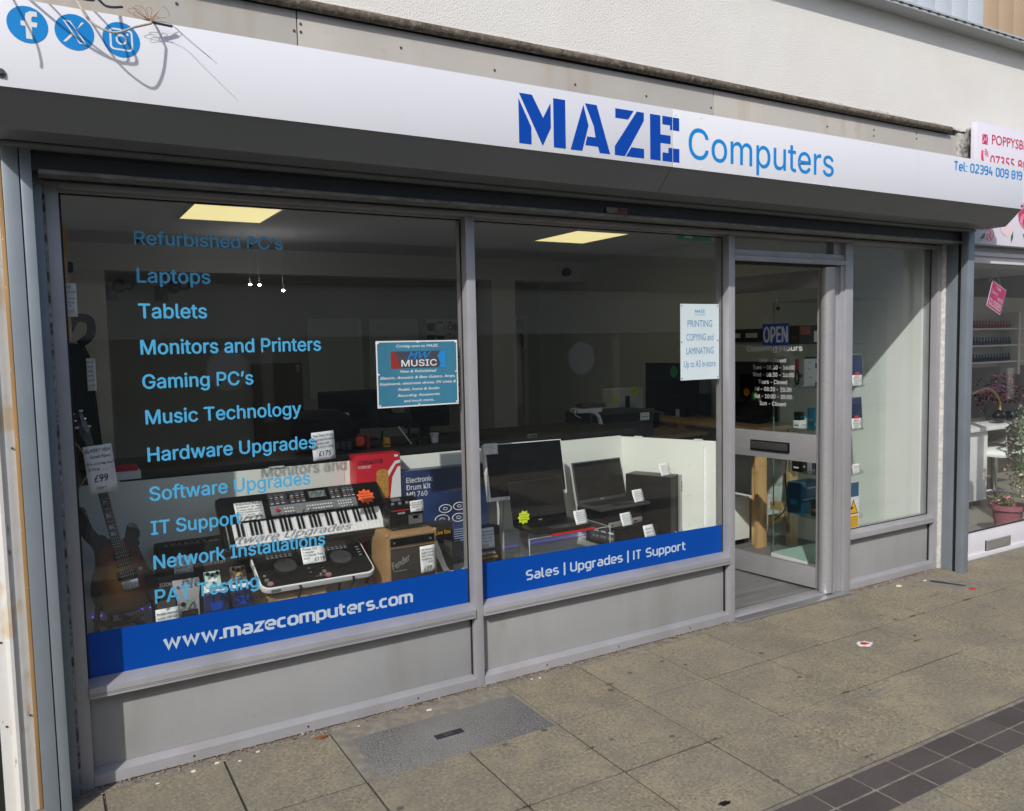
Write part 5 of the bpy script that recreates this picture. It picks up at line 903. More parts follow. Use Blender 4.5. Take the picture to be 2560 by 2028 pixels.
MB(GM).poly(rp(.0635, .259, .033, .0155, .12), .001, .009, bev=.002).build('pickup', 'black', gt); MB(GM).poly(rp(.0655, .221, .029, .0085, .12), .001, .009, bev=.002).build('pickup', 'black', gt); MB(GM).poly(rp(.070, .180, .036, .0165, .12), .001, .009, bev=.002).build('pickup', 'black', gt)
mb = MB(GM)
for (x, v) in ((.0635, .266), (.0635, .252), (.0655, .221), (.070, .187), (.070, .173)):
    for q in range(6): mb.cyl((x-.022+.009*q, v+.001*q, .009), (x-.022+.009*q, v+.001*q, .0105), .0022, 6)
mb.build('pole_pieces', 'silver', gt, kind='stuff'); MB(GM).poly(rp(.078, .136, .030, .018, .1), .001, .010, bev=.002).build('bridge', 'chrome', gt)
for q in range(6): MB(GM).box(.054+.0085*q, .122, .010, .060+.0085*q, .148, .016, bev=.001).build('saddle', 'silver', gt)
mb = MB(GM)
for q in range(6): mb.tube([(.056+.008*q, .148, .0165), (-.004+.0045*q, .712, .0205), (-.030+.007*q, .80, .014)], .0005, 4)
mb.build('strings', 'silver', gt, kind='stuff')
for x, v in ((.121, .192), (.135, .15)): MB(GM).cyl((x, v, .001), (x, v, .014), .008, 14).build('knob', 'chrome' if v > .16 else 'black', gt)
MB(GM).cyl((-.066, .47, -.02), (-.07, .485, -.02), .005, 8).build('strap_button', 'chrome', gt)
gs = thing('guitar_stand', 'black folding stand holding the sunburst guitar', 'stand', (.2, .25, .469)); MB().tube([(.150, .135, .70), (.138, .115, .56), (.135, .11, .47)], .010, 8).build('leg', 'black_matte', gs); MB().tube([(.22, .13, .60), (.30, .15, .55), (.345, .18, .47)], .010, 8).build('leg', 'black_matte', gs); MB().tube([(.20, .26, .70), (.2, .42, .47)], .010, 8).build('leg', 'black_matte', gs)
MB().tube(bez([(.13, .12, .61), (.16, .11, .585), (.24, .11, .578), (.30, .12, .60)]), .011, 8).build('cradle', 'black_matte', gs); MB().tube([(.135, .11, .472), (.20, .30, .472), (.345, .18, .472)], .008, 8).build('foot_bar', 'black_matte', gs)
note('large white handwritten note taped over the guitar neck', frame((.139, .061, 1.095), (.095, 0, .008), (-.03, 0, .177)), .097, .180, [('GLARRY HSH', .04, .86, .08, .9), ('Sunset Flame', .2, .74, .065, .7), ('With carry bag, Lead', .04, .60, .055, .92), ('& Strap', .08, .49, .06, .4), ('£99', .22, .24, .15, .5, 'ink_dark'), ('**NEW**', .22, .08, .055, .4)])
note('white handwritten note on the glass beside the last hardware letters', frame((.985, .061, 1.144), (.099, 0, .005), (-.012, 0, .12)), .098, .121, [('Tour Tech TT-16', .05, .84, .08, .86), ('Electronic Drumkit', .05, .70, .075, .9), ('complete with', .05, .57, .075, .7), ('Drum Stool + Sticks', .05, .44, .075, .9), ('£175', .25, .16, .17, .55, 'ink_dark')])
note('pale note with faded writing at the upper left window edge', frame((.0985, .061, 1.755), (1, 0, 0), (.0, 0, 1)), .037, .121, [('HER', .05, .84, .08, .5), ('CASTER', .02, .70, .075, .9), ('ty Series', .04, .52, .06, .8), ('picking', .04, .40, .06, .7), ('neck', .04, .30, .06, .5), ('£169', .1, .12, .1, .6)], ink='ink_grey')
# things at the far left of the window
t = thing('hanging_guitar', 'maple guitar neck hanging high behind the left window edge', 'guitar', (.115, .5, 1.7)); MB().box(.098, .50, 1.67, .128, .515, 2.05, bev=.003).build('neck', 'maple', t); MB().poly([(.09, 2.05), (.135, 2.05), (.14, 2.12), (.12, 2.19), (.095, 2.2)], 0, .01).bm.free()
MB(XZ(.515)).poly([(.095, 2.051), (.13, 2.051), (.137, 2.10), (.130, 2.15), (.095, 2.16)], 0, .014, bev=.002).build('headstock', 'maple', t); mb = MB()
for q in range(10): mb.box(.098, .4985, 1.69+.035*q, .128, .4998, 1.692+.035*q)
mb.build('frets', 'fret', t, kind='stuff'); MB().box(.05, .52, 1.96, .15, .60, 2.0, bev=.01).build('hanger', 'black', t)
t = thing('gig_bag', 'tall black padded bag standing against the left wall', 'bag', (.14, .7, .469)); MB(XZ(.75)).poly([(.06, .47), (.22, .47), (.225, 1.2), (.20, 1.60), (.175, 1.66), (.09, 1.67), (.06, 1.6)], 0, .13, bev=.02).build('bag', 'black_matte', t); MB().tube(bez([(.16, .62, 1.66), (.20, .60, 1.70), (.20, .60, 1.76), (.15, .62, 1.77), (.12, .62, 1.72)]), .018, 8).build('handle', 'black_matte', t)
note('narrow pale tag hanging on the tall black bag', frame((.178, .60, 1.46), (1, 0, 0), (-.03, 0, 1)), .035, .14, [('Full', .1, .85, .06, .7), ('size', .1, .72, .06, .6), ('bag', .1, .58, .06, .6), ('with', .1, .44, .06, .6), ('strap', .1, .3, .06, .7), ('£39', .1, .12, .07, .7)], m='wall_right')
t = thing('acoustic_bass', 'dark bodied guitar with cream binding behind the handwritten note', 'guitar', (.1, .45, .469)); MB(XZ(.47)).poly([(.06, 1.05), (.10, 1.05), (.15, 1.12), (.16, 1.17), (.13, 1.23), (.10, 1.27), (.06, 1.30)], 0, .03, bev=.006).build('body', 'black_gloss', t); MB().tube(bez([(.06, .437, 1.30), (.10, .437, 1.27), (.13, .437, 1.23), (.16, .437, 1.17), (.15, .437, 1.12), (.10, .437, 1.05)]), .0035, 6).build('binding', 'maple', t); MB().box(.07, .45, .4695, .09, .465, 1.05).build('support_peg', 'black', t)
t = thing('red_effects_board', 'red pedal with silver switches on a white and navy carton', 'pedal board', (.32, .75, 1.08)); MB().box(.25, .70, 1.086, .365, .78, 1.112, bev=.004).build('pedal', 'cms_red', t)
for q in range(5): MB().cyl((.265+.02*q, .73, 1.112), (.265+.02*q, .73, 1.125), .005, 10).build('switch', 'steel_dark', t)
t = thing('pedal_carton', 'white topped navy carton under the red pedal', 'box', (.31, .75, .469)); MB().box(.22, .69, .98, .375, .80, 1.050).build('carton', 'navy', t); MB().box(.22, .688, 1.0505, .375, .80, 1.0855).build('lid', 'wall_right', t); MB().box(.23, .70, .47, .37, .79, .9795).build('shelf_block', 'desk_dark', t)
# ------------------------------------------------------------------ right display
MM = frame((1.992, .36, .803), (1, 0, -.01), (-.03, .06, .295)); t = thing('white_monitor', 'white framed monitor leaning back with black screen', 'monitor', M=MM); MB(MM).box(0, 0, -.03, .49, .30, 0, bev=.003).build('casing', 'white', t); MB(MM).box(.010, .020, .0003, .482, .295, .002).build('screen', 'screen', t)
MB().tube([(2.08, .38, .80), (2.06, .37, .62), (2.05, .36, .475)], .011, 10).build('stand_leg', 'silver', t); MB().box(1.95, .28, .4702, 2.25, .50, .478, bev=.003).build('foot', 'silver', t); MB().box(2.19, .385, .478, 2.24, .41, .86, bev=.004).build('stand_neck', 'silver', t)
note('printed white price card clipped to the corner of the white monitor', MM @ Matrix.Translation((-.004, .247, .004)), .085, .058, [('24in Monitor', .2, .78, .07, .5), ('full HD white', .1, .62, .07, .7), ('HDMI and VGA', .1, .48, .07, .7), ('with stand', .2, .34, .07, .5), ('£69.99', .25, .15, .08, .4)], m='card', ink='ink_grey')
def laptop(label, o, rx, w, d, ang, h, mm='black', kbm='steel_dark'):
    rx = Vector(rx).normalized(); by = Vector((-rx.y, rx.x, 0)); BM = frame(o, rx, by); t = thing('laptop', label, 'laptop', M=BM)   # o: front-left corner of base, X right, Y back, Z up
    MB(BM).box(0, 0, 0, w, d, .016, bev=.003).build('base', mm, t); MB(BM).box(.02, .085, .0162, w-.02, d-.02, .0168).build('key_bed', kbm, t)
    mb = MB(BM)
    for r_ in range(5):
        for q in range(14): mb.box(.025+(w-.05)/14*q, .09+(d-.115)/5*r_, .0168, .025+(w-.05)/14*(q+.82), .09+(d-.115)/5*(r_+.78), .0182)
    mb.build('keys', 'black', t, kind='stuff'); MB(BM).box(w*.32, .012, .0162, w*.66, .075, .0166).build('touchpad', kbm, t)
    SM = BM @ Matrix.Translation((0, d-.004, .014)) @ Matrix.Rotation(math.pi/2-ang, 4, 'X') @ Matrix.Translation((0, 0, 0))
    MB(SM).box(0, 0, -.007, w, h, 0, bev=.003).build('lid', mm, t); MB(SM).box(.008, .018, .0002, w-.008, h-.008, .0012).build('screen', 'screen', t); MB(SM).box(w*.46, .006, .0002, w*.53, .012, .0008).build('badge', 'silver', t); return t, BM
t, _b = laptop('black laptop open on a clear acrylic riser in front', (2.090, .06, .670), (1, .02, 0), .340, .22, R(12), .222)
star('price_star', 'star_yellow', 'yellow star at the lower left corner of the front laptop screen', (2.130, .245, .725), .038, lines=('12 months', 'warranty', 'included'), n=9)
t = thing('red_mat', 'thin red sleeve under the front laptop', 'sleeve', (2.33, .15, .66)); MB().box(2.19, .055, .655, 2.45, .24, .6635, bev=.001).build('sleeve', 'cms_red', t); MB().box(2.2, .0535, .657, 2.44, .0548, .660).build('zip', 'dark_red', t)
t = thing('clear_riser', 'clear acrylic riser box with blue light behind the blue strip', 'display riser', (2.3, .2, .469))
for b in ((2.06, .08, .648, 2.56, .34, .654), (2.06, .08, .4702, 2.065, .34, .6475), (2.555, .08, .4702, 2.56, .34, .6475), (2.0655, .335, .4702, 2.5545, .34, .6475), (2.5605, .08, .53, 2.70, .34, .535), (2.695, .08, .4702, 2.70, .34, .5295)): MB().box(*b).build('acrylic_sheet', 'acrylic', t)
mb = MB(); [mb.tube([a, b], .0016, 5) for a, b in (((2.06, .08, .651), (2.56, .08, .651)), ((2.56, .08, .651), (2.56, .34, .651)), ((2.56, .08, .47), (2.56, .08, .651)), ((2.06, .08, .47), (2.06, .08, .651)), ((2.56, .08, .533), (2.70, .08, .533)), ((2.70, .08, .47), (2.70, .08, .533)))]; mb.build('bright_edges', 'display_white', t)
def cardn(label, o, w=.085, h=.072, rx=(1, .15, 0), warm=False):
    note(label, frame(o, rx, (0, .35, 1)), w, h, [('Refurbished', .15, .80, .07, .6), ('computer with', .1, .64, .07, .75), ('solid state drive', .1, .50, .07, .8), ('and Windows', .1, .36, .07, .7), ('ready to use', .1, .22, .07, .65)], m='card' if not warm else 'petal_pale' if 0 else 'card', name='price_card', cat='price card', ink='ink_grey'); 
    
cardn('white price card at the right of the front laptop keyboard', (2.335, .065, .690))
t = thing('small_pc', 'slim black computer with silver front lying on top of another under the rear laptop', 'computer', (2.8, .35, .58)); SM2 = frame((2.690, .27, .585), (1, .14, 0), (-.14, 1, 0)); MB(SM2).box(0, 0, 0, .27, .25, .095, bev=.004).build('case', 'black', t); MB(SM2).box(.002, -.010, .002, .268, -.0004, .032, bev=.003).build('front_trim', 'silver', t); MB(SM2).box(.20, -.0115, .01, .225, -.0102, .018).build('port', 'black', t); MB(SM2).cyl((.025, -.0115, .017), (.025, -.0102, .017), .006, 12).build('power_button', 'chrome', t)
t = thing('small_pc', 'slim black computer with rear ports and a white sticker at the bottom of the stack', 'computer', (2.85, .35, .47)); SM1 = frame((2.735, .21, .4702), (1, .12, 0), (-.12, 1, 0)); MB(SM1).box(0, 0, 0, .30, .29, .112, bev=.004).build('case', 'black', t)
MB(SM1).box(-.0012, .05, .02, -.0002, .25, .10).build('port_plate', 'steel_dark', t)
for q in range(6): MB(SM1).box(-.003, .06+.03*q, .04, -.0013, .078+.03*q, .055).build('port', 'silver', t)
for q in range(3): MB(SM1).box(-.002, .06+.06*q, .075, -.0013, .10+.06*q, .085).build('port', 'wall_in', t)
MB(SM1).box(.06, -.0012, .01, .08, -.0002, .035).build('sticker', 'card', t)
laptop('dark laptop open on top of the stacked slim computers', (2.635, .255, .688), (1, .05, 0), .365, .215, R(13), .236, mm='steel_dark', kbm='black')
cardn('white price card on the rear laptop keyboard', (2.885, .275, .708)); cardn('pale price card standing before the upper slim computer', (2.735, .195, .605)); cardn('pale price card low before the lower slim computer', (2.885, .16, .4702), h=.125)
t = thing('tower_pc', 'tall black tower computer with slim silver front and a price card on top', 'computer', (3.15, .35, .47)); TM = frame((3.105, .33, .4702), (.86, .12, 0), (0, 0, 1))
TW = Matrix.Translation((3.025, .30, .4702)) @ Matrix.Rotation(R(-38), 4, 'Z')   # x: along the front, y: depth back
TWi = frame((3.10, .215, .4702), (1, .45, 0), (-.45, 1, 0))
MB(TWi).box(0, 0, 0, .145, .29, .37, bev=.005).build('case', 'black', t); MB(TWi).box(.098, -.016, .0, .145, -.0004, .37, bev=.004).build('front_trim', 'silver', t); MB(TWi).box(.1452, -.014, .0, .165, .03, .29, bev=.004).build('side_trim', 'steel_dark', t)
for q in range(3): MB(TWi).box(.116, -.0175, .27+.022*q, .124, -.0162, .285+.022*q).build('port', 'black', t)
MB(TWi).cyl((.120, -.0175, .035), (.120, -.0162, .035), .012, 18).build('badge', 'mid_blue', t); MB(TWi).box(.06, -.0012, .02, .075, -.0002, .04).build('sticker', 'card', t)
cardn('white price card on top of the tall tower computer', (3.08, .27, .841))
t = thing('microphone_carton', 'black microphone carton with gold lettering at the left edge of the middle window', 'box', (1.85, .15, .469)); M = frame((1.765, .13, .4702), (1, -.03, 0), (-.06, .10, 1)); MB(M).box(0, 0, -.06, .165, .26, 0, bev=.002).build('carton', 'black', t); txt('SSIONAL', 'white', t, M, .05, .125, .013, width=.085, bold=.01); txt('MICROPHONE', 'yellow', t, M, .06, .104, .011, width=.085, bold=.01); txt('Professional Recording', 'silver', t, M, .06, .090, .005, width=.07); MB(M).box(.0, .04, .0003, .165, .052, .0008).build('white_band', 'vinyl_pale', t)
note('handwritten note on the black microphone carton', M @ Matrix.Translation((.045, .155, .003)), .085, .10, [('Home studio/live', .05, .80, .08, .9), ('portable recording', .05, .64, .08, .9), ('kit (mic, cable', .05, .48, .08, .8), ('and stand etc)', .05, .32, .08, .8), ('£39.99', .1, .08, .13, .5)], m='poster_white')
# posters on the glass
PM = XZ(.0524, 1.277, 1.352); ps = thing('teal_poster', 'teal poster with white italic text about music equipment on the left window', 'poster', M=PM)
MB(PM).box(0, 0, 0, .397, .295, .0005).build('sheet', 'white', ps); MB(PM).box(.006, .006, .0006, .391, .289, .0009).build('print', 'teal', ps); P1 = PM @ Matrix.Translation((0, 0, .0008))
MB(P1).box(.068, .172, .0002, .335, .248, .0004).build('banner_print', 'logo_dark', ps); MB(P1).poly([(.068, .172), (.068, .248), (.085, .246), (.10, .225), (.105, .19), (.125, .172)], .0005, .0007).build('red_print', 'dark_red', ps); MB(P1).poly([(.335, .172), (.335, .248), (.31, .246), (.295, .225), (.31, .19), (.30, .172)], .0005, .0007).build('blue_print', 'logo_blue', ps)
txt('MW', 'mid_blue', ps, P1, .148, .212, .032, width=.115, font='b', shear=.4, bold=.02, lift=.001); txt('MUSIC', 'white', ps, P1, .118, .181, .028, width=.172, bold=.025, lift=.0012)
for s, z, w in (('Coming soon to MAZE..', .266, .208), ('New & Refurbished', .153, .178), ('Electric, Acoustic & Bass Guitars, Amps,', .126, .366), ('Keyboards, electronic drums, FX Units &', .100, .372), ('Pedals, home & Studio', .073, .202), ('Recording, Accessories', .046, .206), ('and much more..', .021, .150)): txt(s, 'white', ps, P1, .199, z, .0115, width=w, align='C', font='b', shear=.3, bold=.022)
mb = MB(P1)
for x, z in ((.01, .285), (.199, .288), (.387, .286), (.01, .148), (.387, .15), (.012, .01), (.199, .008), (.387, .012)): mb.cyl((x, z, .0), (x, z, .003), .004, 10)
mb.build('fixing_tacks', 'opp_disc', ps, kind='stuff')
QM = XZ(.0524, 3.033, 1.404); ps = thing('white_poster', 'white poster advertising printing, copying and laminating on the middle window', 'poster', M=QM)
MB(QM).box(0, 0, 0, .286, .418, .0005).build('sheet', 'poster_white', ps); Q1 = QM @ Matrix.Translation((0, 0, .0004))
txt('MAZE', 'logo_blue', ps, Q1, .143, .371, .015, width=.072, align='C', bold=.03); txt('Computers', 'poster_ink', ps, Q1, .146, .356, .010, width=.076, align='C')
for s, z, w in (('PRINTING', .292, .182), ('COPYING and', .217, .200), ('LAMINATING', .142, .202), ('Up to A3 in-store', .070, .236)): txt(s, 'poster_ink', ps, Q1, .143, z, .037, width=w, align='C', font='b', bold=.006)
mb = MB(Q1)
for x, z in ((.01, .408), (.276, .408), (.01, .21), (.276, .215), (.01, .01), (.276, .012)): mb.cyl((x, z, .0), (x, z, .002), .0035, 10)
mb.build('fixing_tacks', 'steel_dark', ps, kind='stuff')
# ------------------------------------------------------------------ neighbour
nb = thing('salon_shopfront', 'white framed salon doorway to the right of the shop', 'shopfront', (6.2, 0, 0))
def nf(name, m, *b, bev=.002): return MB().box(*b, bev=bev).build(name, m, nb)
nf('door_frame', 'white_pvc', 5.66, -.01, 2.125, 8.2, .08, 2.172); nf('door_frame', 'white_pvc', 5.66, -.03, 2.1725, 8.2, .08, 2.20); nf('head_board', 'frame', 5.61, -.03, 2.2005, 8.2, .09, 2.243)
nf('bottom_panel', 'white_pvc', 5.66, .0, .035, 8.2, .07, .180); nf('sill_trim', 'white_pvc', 5.66, -.014, .0, 8.2, .07, .0345); nf('gasket', 'gasket', 5.66, .03, .1805, 8.2, .05, .188)
nf('glass_pane', 'glass', 5.66, .035, .1885, 6.62, .041, 2.1245, bev=0); nf('stile', 'chrome', 6.62, .0, .1805, 6.66, .07, 2.1245); nf('letterbox', 'alu', 5.932, -.014, .040, 6.243, -.0005, .112, bev=.003); nf('letterbox_gap', 'black', 5.926, -.006, .036, 5.9315, -.0005, .114, bev=0)
nf('door_handle', 'white', 6.40, -.05, 1.12, 6.46, -.001, 1.36, bev=.006); nf('frame_post', 'white_pvc', 5.655, .045, .1885, 5.675, .08, 2.1245)
ns = thing('salon_sign', 'pink and white salon sign with roses above the neighbouring doorway', 'sign', (6.5, -.1, 2.25)); NM = XZ(-.1); MB().box(5.535, -.10, 2.24, 8.3, -.06, 3.05, bev=.002).build('sign_panel', 'nb_white', ns)
N1 = XZ(-.1006)
MB(N1).box(5.60, 2.91, 0, 5.665, 2.975, .001).build('envelope_icon', 'sign_rose', ns); mb = MB(N1); mb.tube([(5.603, 2.972, .0014), (5.632, 2.935, .0014), (5.662, 2.972, .0014)], .002, 4); mb.tube([(5.603, 2.913, .0014), (5.625, 2.945, .0014)], .002, 4); mb.tube([(5.662, 2.913, .0014), (5.64, 2.945, .0014)], .002, 4); mb.build('icon_lines', 'nb_white', ns)
txt('POPPYSBEAUTY', 'sign_rose', ns, N1, 5.715, 2.920, .062, width=.70, font='b', bold=.018); txt('07355 80', 'sign_rose', ns, N1, 5.70, 2.775, .070, width=.46, font='b', bold=.012)
mb = MB(N1); mb.tube(bez([(5.60, 2.865, .001), (5.597, 2.83, .001), (5.61, 2.79, .001), (5.64, 2.775, .001)]), .009, 6); mb.build('phone_icon', 'sign_rose', ns)
for q in (.02, .034, .048): MB(N1).tube([(5.625+q*math.cos(a*.2), 2.83+q*math.sin(a*.2), .001) for a in range(8)], .002, 4).build('phone_icon', 'sign_rose', ns)
random.seed(21)
def rose(x, z, r, mm, mi):
    for q in range(7):
        a = q*.9+random.random()*.4; rr_ = r*(1-.11*q)
        MB(N1).poly([(x+rr_*.35*math.cos(a)+rr_*.62*math.cos(b*.7)*(1+.12*math.sin(b*3+q)), z+rr_*.35*math.sin(a)+rr_*.62*math.sin(b*.7)*(1+.12*math.cos(b*2+q))) for b in range(9)], .0004+.0004*q, .0008+.0004*q).build('petal', (mm, mi)[q % 2], ns, smooth=False)
def lf(x, z, l, a, mm): MB(N1).poly([(x, z), (x+l*.5*math.cos(a+.35), z+l*.5*math.sin(a+.35)), (x+l*math.cos(a), z+l*math.sin(a)), (x+l*.5*math.cos(a-.35), z+l*.5*math.sin(a-.35))], .0002, .0005).build('leaf_print', mm, ns, smooth=False)
rose(6.16, 2.44, .15, 'petal', 'petal_dark'); rose(5.90, 2.36, .10, 'petal_pale', 'nb_white'); rose(5.70, 2.30, .07, 'petal', 'petal_pale'); rose(6.5, 2.5, .16, 'petal_pale', 'petal'); rose(5.60, 2.36, .05, 'sage', 'nb_white')
for x, z, l, a, mm in ((5.98, 2.26, .09, 1.3, 'leaf_green'), (5.78, 2.38, .09, 1.1, 'leaf_teal'), (5.60, 2.27, .09, .6, 'leaf_teal'), (6.04, 2.55, .05, 1.8, 'leaf_green'), (5.56, 2.26, .1, .2, 'sage'), (6.2, 2.27, .1, 2.4, 'leaf_green')): lf(x, z, l, a, mm)
for i in range(6):
    if i < 2: rose(5.82+.5*i, 2.62+.02*i, .03, 'petal', 'petal_pale')
CM = frame((6.05, .10, 1.835), (.19, 0, -.075), (.035, 0, .18)); t = thing('closed_sign', 'pink hanging CLOSED sign tilted in the salon window', 'sign', M=CM); MB(CM).box(0, 0, -.003, .20, .20, 0, bev=.002).build('plate', 'nb_white', t); MB(CM).box(.006, .006, .0003, .194, .194, .001).build('face', 'pink', t)
C1 = CM @ Matrix.Translation((0, 0, .0008)); txt('PBB', 'nb_white', t, C1, .10, .160, .018, width=.06, align='C', bold=.03); txt('Sorry', 'nb_white', t, C1, .02, .112, .030, width=.09, font='b', shear=.4); txt("WE'RE", 'nb_white', t, C1, .115, .085, .025, width=.07, bold=.02); txt('CLOSED', 'nb_white', t, C1, .10, .020, .050, width=.165, align='C', bold=.02)
MB().tube([(6.085, .10, 2.01), (6.155, .10, 2.085), (6.262, .10, 1.945)], .0012, 5).build('cord', 'white', t)
struct('floor', 'nb_floor', 5.72, .09, -.03, 13, 4.2, .0).name = 'floor_salon'
struct('wall_salon', 'nb_wall', 5.72, 4.2, 0, 13, 4.3, 2.5); struct('wall_salon', 'nb_wall', 12.9, .09, 0, 13, 4.2, 2.5); struct('wall_salon', 'wall_right', 5.50, .2, 0, 5.72, 4.2, 2.5); struct('ceiling_salon', 'ceiling', 5.5, .09, 2.5, 13, 4.3, 2.6)
sh = thing('salon_shelves', 'white wall shelves of nail varnish bottles inside the salon', 'shelves', (10, 2.6, 1))
for z in (1.70, 1.49, 1.28): MB().box(9.0, 2.45, z-.02, 11.4, 2.65, z, bev=.002).build('shelf', 'nb_shelf', sh)
MB().box(9.0, 2.66, 1.2, 11.6, 2.70, 2.1).build('back_panel', 'nb_wall', sh); MB().box(10.95, 2.44, 1.1, 11.0, 2.66, 1.9).build('upright', 'nb_shelf', sh)
n_ = 0
for z, mm in ((1.7005, 'bottle_red'), (1.4905, 'bottle_dark'), (1.2805, 'black')):
    for q in range(14):
        x = 10.02+.066*q; o = tag(MB().lathe([(0, 0), (.022, 0), (.022, .045), (.009, .055), (.009, .095), (0, .096)], (x, 2.52, z), 10).build('varnish_bottle', mm, None), 'small nail varnish bottle in a row on the %s salon shelf' % {'bottle_red': 'top', 'bottle_dark': 'middle', 'black': 'bottom'}[mm], 'bottle', 'varnish bottles on the %s salon shelf' % {'bottle_red': 'top', 'bottle_dark': 'middle', 'black': 'bottom'}[mm])
t = thing('salon_desk', 'white manicure desk with panel side inside the salon', 'desk', (7.6, 1.1, 0)); MB().box(7.2, 1.0, .0+.06, 7.72, 1.03, .72, bev=.003).build('side_panel', 'white', t); MB().box(7.15, .95, .721, 8.6, 1.5, .76, bev=.006).build('desktop', 'white', t); MB().box(7.2, 1.05, 0, 7.7, 1.4, .0595).build('plinth', 'steel_dark', t)
t = thing('salon_chair', 'chrome framed rolling chair beside the manicure desk', 'chair', (7.95, .95, 0)); MB().box(7.72, .85, .46, 8.15, 1.25, .52, bev=.03).build('seat', 'wall_right', t); MB().tube(bez([(7.75, .82, .52), (7.74, .82, .74), (7.90, .82, .78), (8.05, .82, .74), (8.12, .82, .50), (7.80, .82, .48)]), .018, 8).build('arm', 'chrome', t); MB().box(8.1, .85, .55, 8.16, 1.25, .95, bev=.02).build('backrest', 'chrome', t); MB().cyl((7.93, 1.05, .12), (7.93, 1.05, .46), .03, 12).build('column', 'chrome', t)
for a in range(5): MB().tube([(7.93, 1.05, .12), (7.93+.26*math.cos(a*1.256), 1.05+.26*math.sin(a*1.256), .07)], .016, 8).build('foot', 'chrome', t); MB().cyl((7.93+.26*math.cos(a*1.256), 1.03+.26*math.sin(a*1.256), .035), (7.93+.26*math.cos(a*1.256), 1.07+.26*math.sin(a*1.256), .035), .034, 14).build('castor', 'grey_plastic', t)
t = thing('grey_armchair', 'pale curved salon chair partly hidden behind the guide rail', 'chair', (7.2, 1.0, 0)); MB().box(6.62, .70, .48, 6.86, 1.0, .98, bev=.07).build('backrest', 'wall_in', t); MB().cyl((6.74, .85, .06), (6.74, .85, .5), .03, 12).build('column', 'black', t); MB().cyl((6.74, .85, 0), (6.74, .85, .06), .17, 20).build('foot', 'black', t)
t = thing('desk_lamp', 'black gooseneck lamp on the manicure desk', 'lamp', (7.9, 1.1, .76)); MB().ball((8.0, 1.05, .83), .07, 2, (1.2, .8, .9)).build('head', 'black', t); MB().tube(bez([(8.05, 1.1, .761), (8.1, 1.1, .95), (7.9, 1.1, 1.1), (7.6, 1.1, 1.06)]), .012, 8).build('gooseneck', 'maple', t)
pt = thing('pink_pot', 'square pink plastic pot inside the salon door', 'plant pot', (6.68, .28, 0)); MB().lathe([(0, 0), (.08, 0), (.11, .21), (.128, .21), (.128, .25), (.115, .25), (.105, .22), (0, .22)], (6.70, .26, 0), 24).build('pot', 'pink_pot', pt); MB().box(6.66, .148, .08, 6.76, .160, .13).build('sticker', 'star_green', pt)
random.seed(9)
def foliage(name, label, c, r, n, mm, m2, cat='plant', fl=.25):
    t = thing(name, label, cat, c); mb = MB(); m3 = MB()
    for i in range(n):
        d = Vector((random.gauss(0, 1), random.gauss(0, 1), random.gauss(0, 1))).normalized()*random.uniform(.4, 1); p = Vector(c)+Vector((d.x*r[0], d.y*r[1], d.z*r[2]+r[2]))
        q = random.uniform(.012, .022); a = Vector((random.uniform(-1, 1), random.uniform(-1, 1), random.uniform(-1, 1))).normalized()*q; b = a.orthogonal().normalized()*q*.6
        (m3 if random.random() < fl else mb).quad([p-a, p-b, p+a, p+b])
    mb.build('foliage', mm, t, kind='stuff', smooth=False); m3.build('flowers', m2, t, kind='stuff', smooth=False); MB().tube([(c[0], c[1], c[2]), (c[0], c[1], c[2]+r[2])], .006, 6).build('stem', 'leaf_green', t)
foliage('pot_flowers', 'pink blooms and leaves rising from the pink pot', (6.66, .26, .22), (.07, .07, .06), 180, 'leaf_green', 'petal')
foliage('tall_plant', 'tall leafy garland with pale blooms at the right picture edge', (7.08, .36, .25), (.15, .12, .40), 900, 'leaf_green', 'petal_pale', fl=.12)
foliage('dark_blossoms', 'dark and pink blossom arrangement on the manicure desk', (8.45, 1.3, .76), (.34, .2, .24), 700, 'black_matte', 'petal', fl=.45)
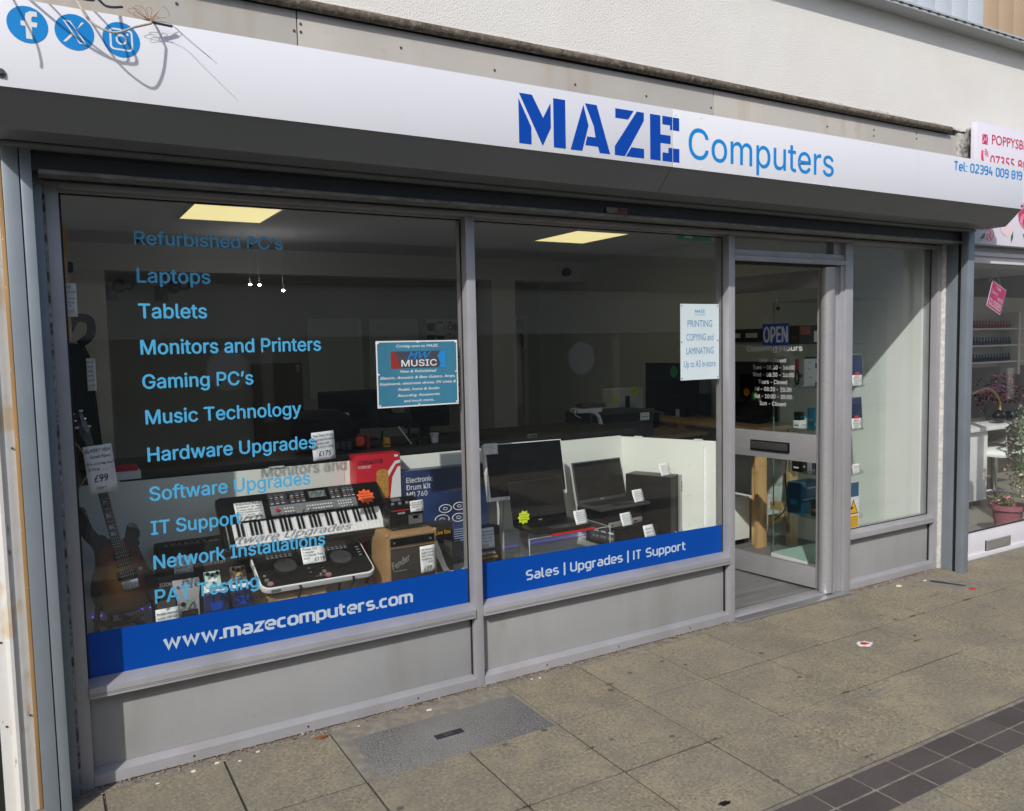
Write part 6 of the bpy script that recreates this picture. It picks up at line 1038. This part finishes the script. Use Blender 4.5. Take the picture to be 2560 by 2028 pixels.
# ------------------------------------------------------------------ across the street (seen in the reflections, heights chosen to leave sun and sky on the pavement)
ob = thing('cafe_building', 'shaded cafe building across the street mirrored in the glass', 'building', (0, -9.1, 0))
MB().box(-34, -16, 0, -1.2, -9.3, 6.2).build('wall', 'opp_wall', ob); MB().box(-1.199, -16, 0, 12.5, -9.3, 4.1).build('wall', 'opp_wall', ob); MB().box(-4, -9.298, 1.80, 12.4, -9.20, 2.62).build('upper_band', 'opp_wall', ob); MB().box(-4, -9.298, 2.63, 12.4, -9.10, 3.3).build('fascia', 'opp_fascia', ob); MB().box(-4, -9.298, 0, 12.4, -9.22, .5).build('stall_riser', 'opp_dark', ob)
for i in range(7):
    x = -3.6+2.25*i; MB().box(x, -9.297, .51, x+2.05, -9.25, 2.58).build('window', 'opp_dark', ob); 
for x in (2.45, 8.9): MB(Matrix(((-1, 0, 0, x), (0, 0, 1, -9.195), (0, 1, 0, 1.33), (0, 0, 0, 1)))).poly([(.31*math.cos(a*.13), .31*math.sin(a*.13)) for a in range(48)], 0, .004).build('round_logo', 'opp_disc', ob)
OM = Matrix(((-1, 0, 0, 3.02), (0, 0, 1, -9.215), (0, 1, 0, .29), (0, 0, 0, 1)))
txt('Coffee, Cakes and much more', 'opp_ink', ob, OM, 0, 0, .055, width=1.14, bold=.01)
txt('Buffet, Parties & Events', 'opp_ink', ob, Matrix(((-1, 0, 0, 5.9), (0, 0, 1, -9.215), (0, 1, 0, .25), (0, 0, 0, 1))), 0, 0, .055, width=.95, bold=.01)
ob2 = thing('white_joinery_building', 'building across the street with white panelled doors and fanlight mirrored in the side window', 'building', (17, -9.1, 0))
MB().box(12.6, -16, 0, 34, -9.35, 5.2).build('wall', 'opp_wall', ob2)
MB().box(16.2, -9.349, 0, 18.9, -9.25, 4.2).build('door_surround', 'opp_white', ob2)
for a, b, c, d in ((16.5, 17.25, .3, 2.05), (17.4, 18.2, .3, 2.05), (16.5, 18.3, 2.25, 2.65), (16.5, 18.6, 2.75, 3.15)): MB().box(a, -9.2495, c, b, -9.20, d, bev=.02).build('door_panel', 'opp_disc', ob2)
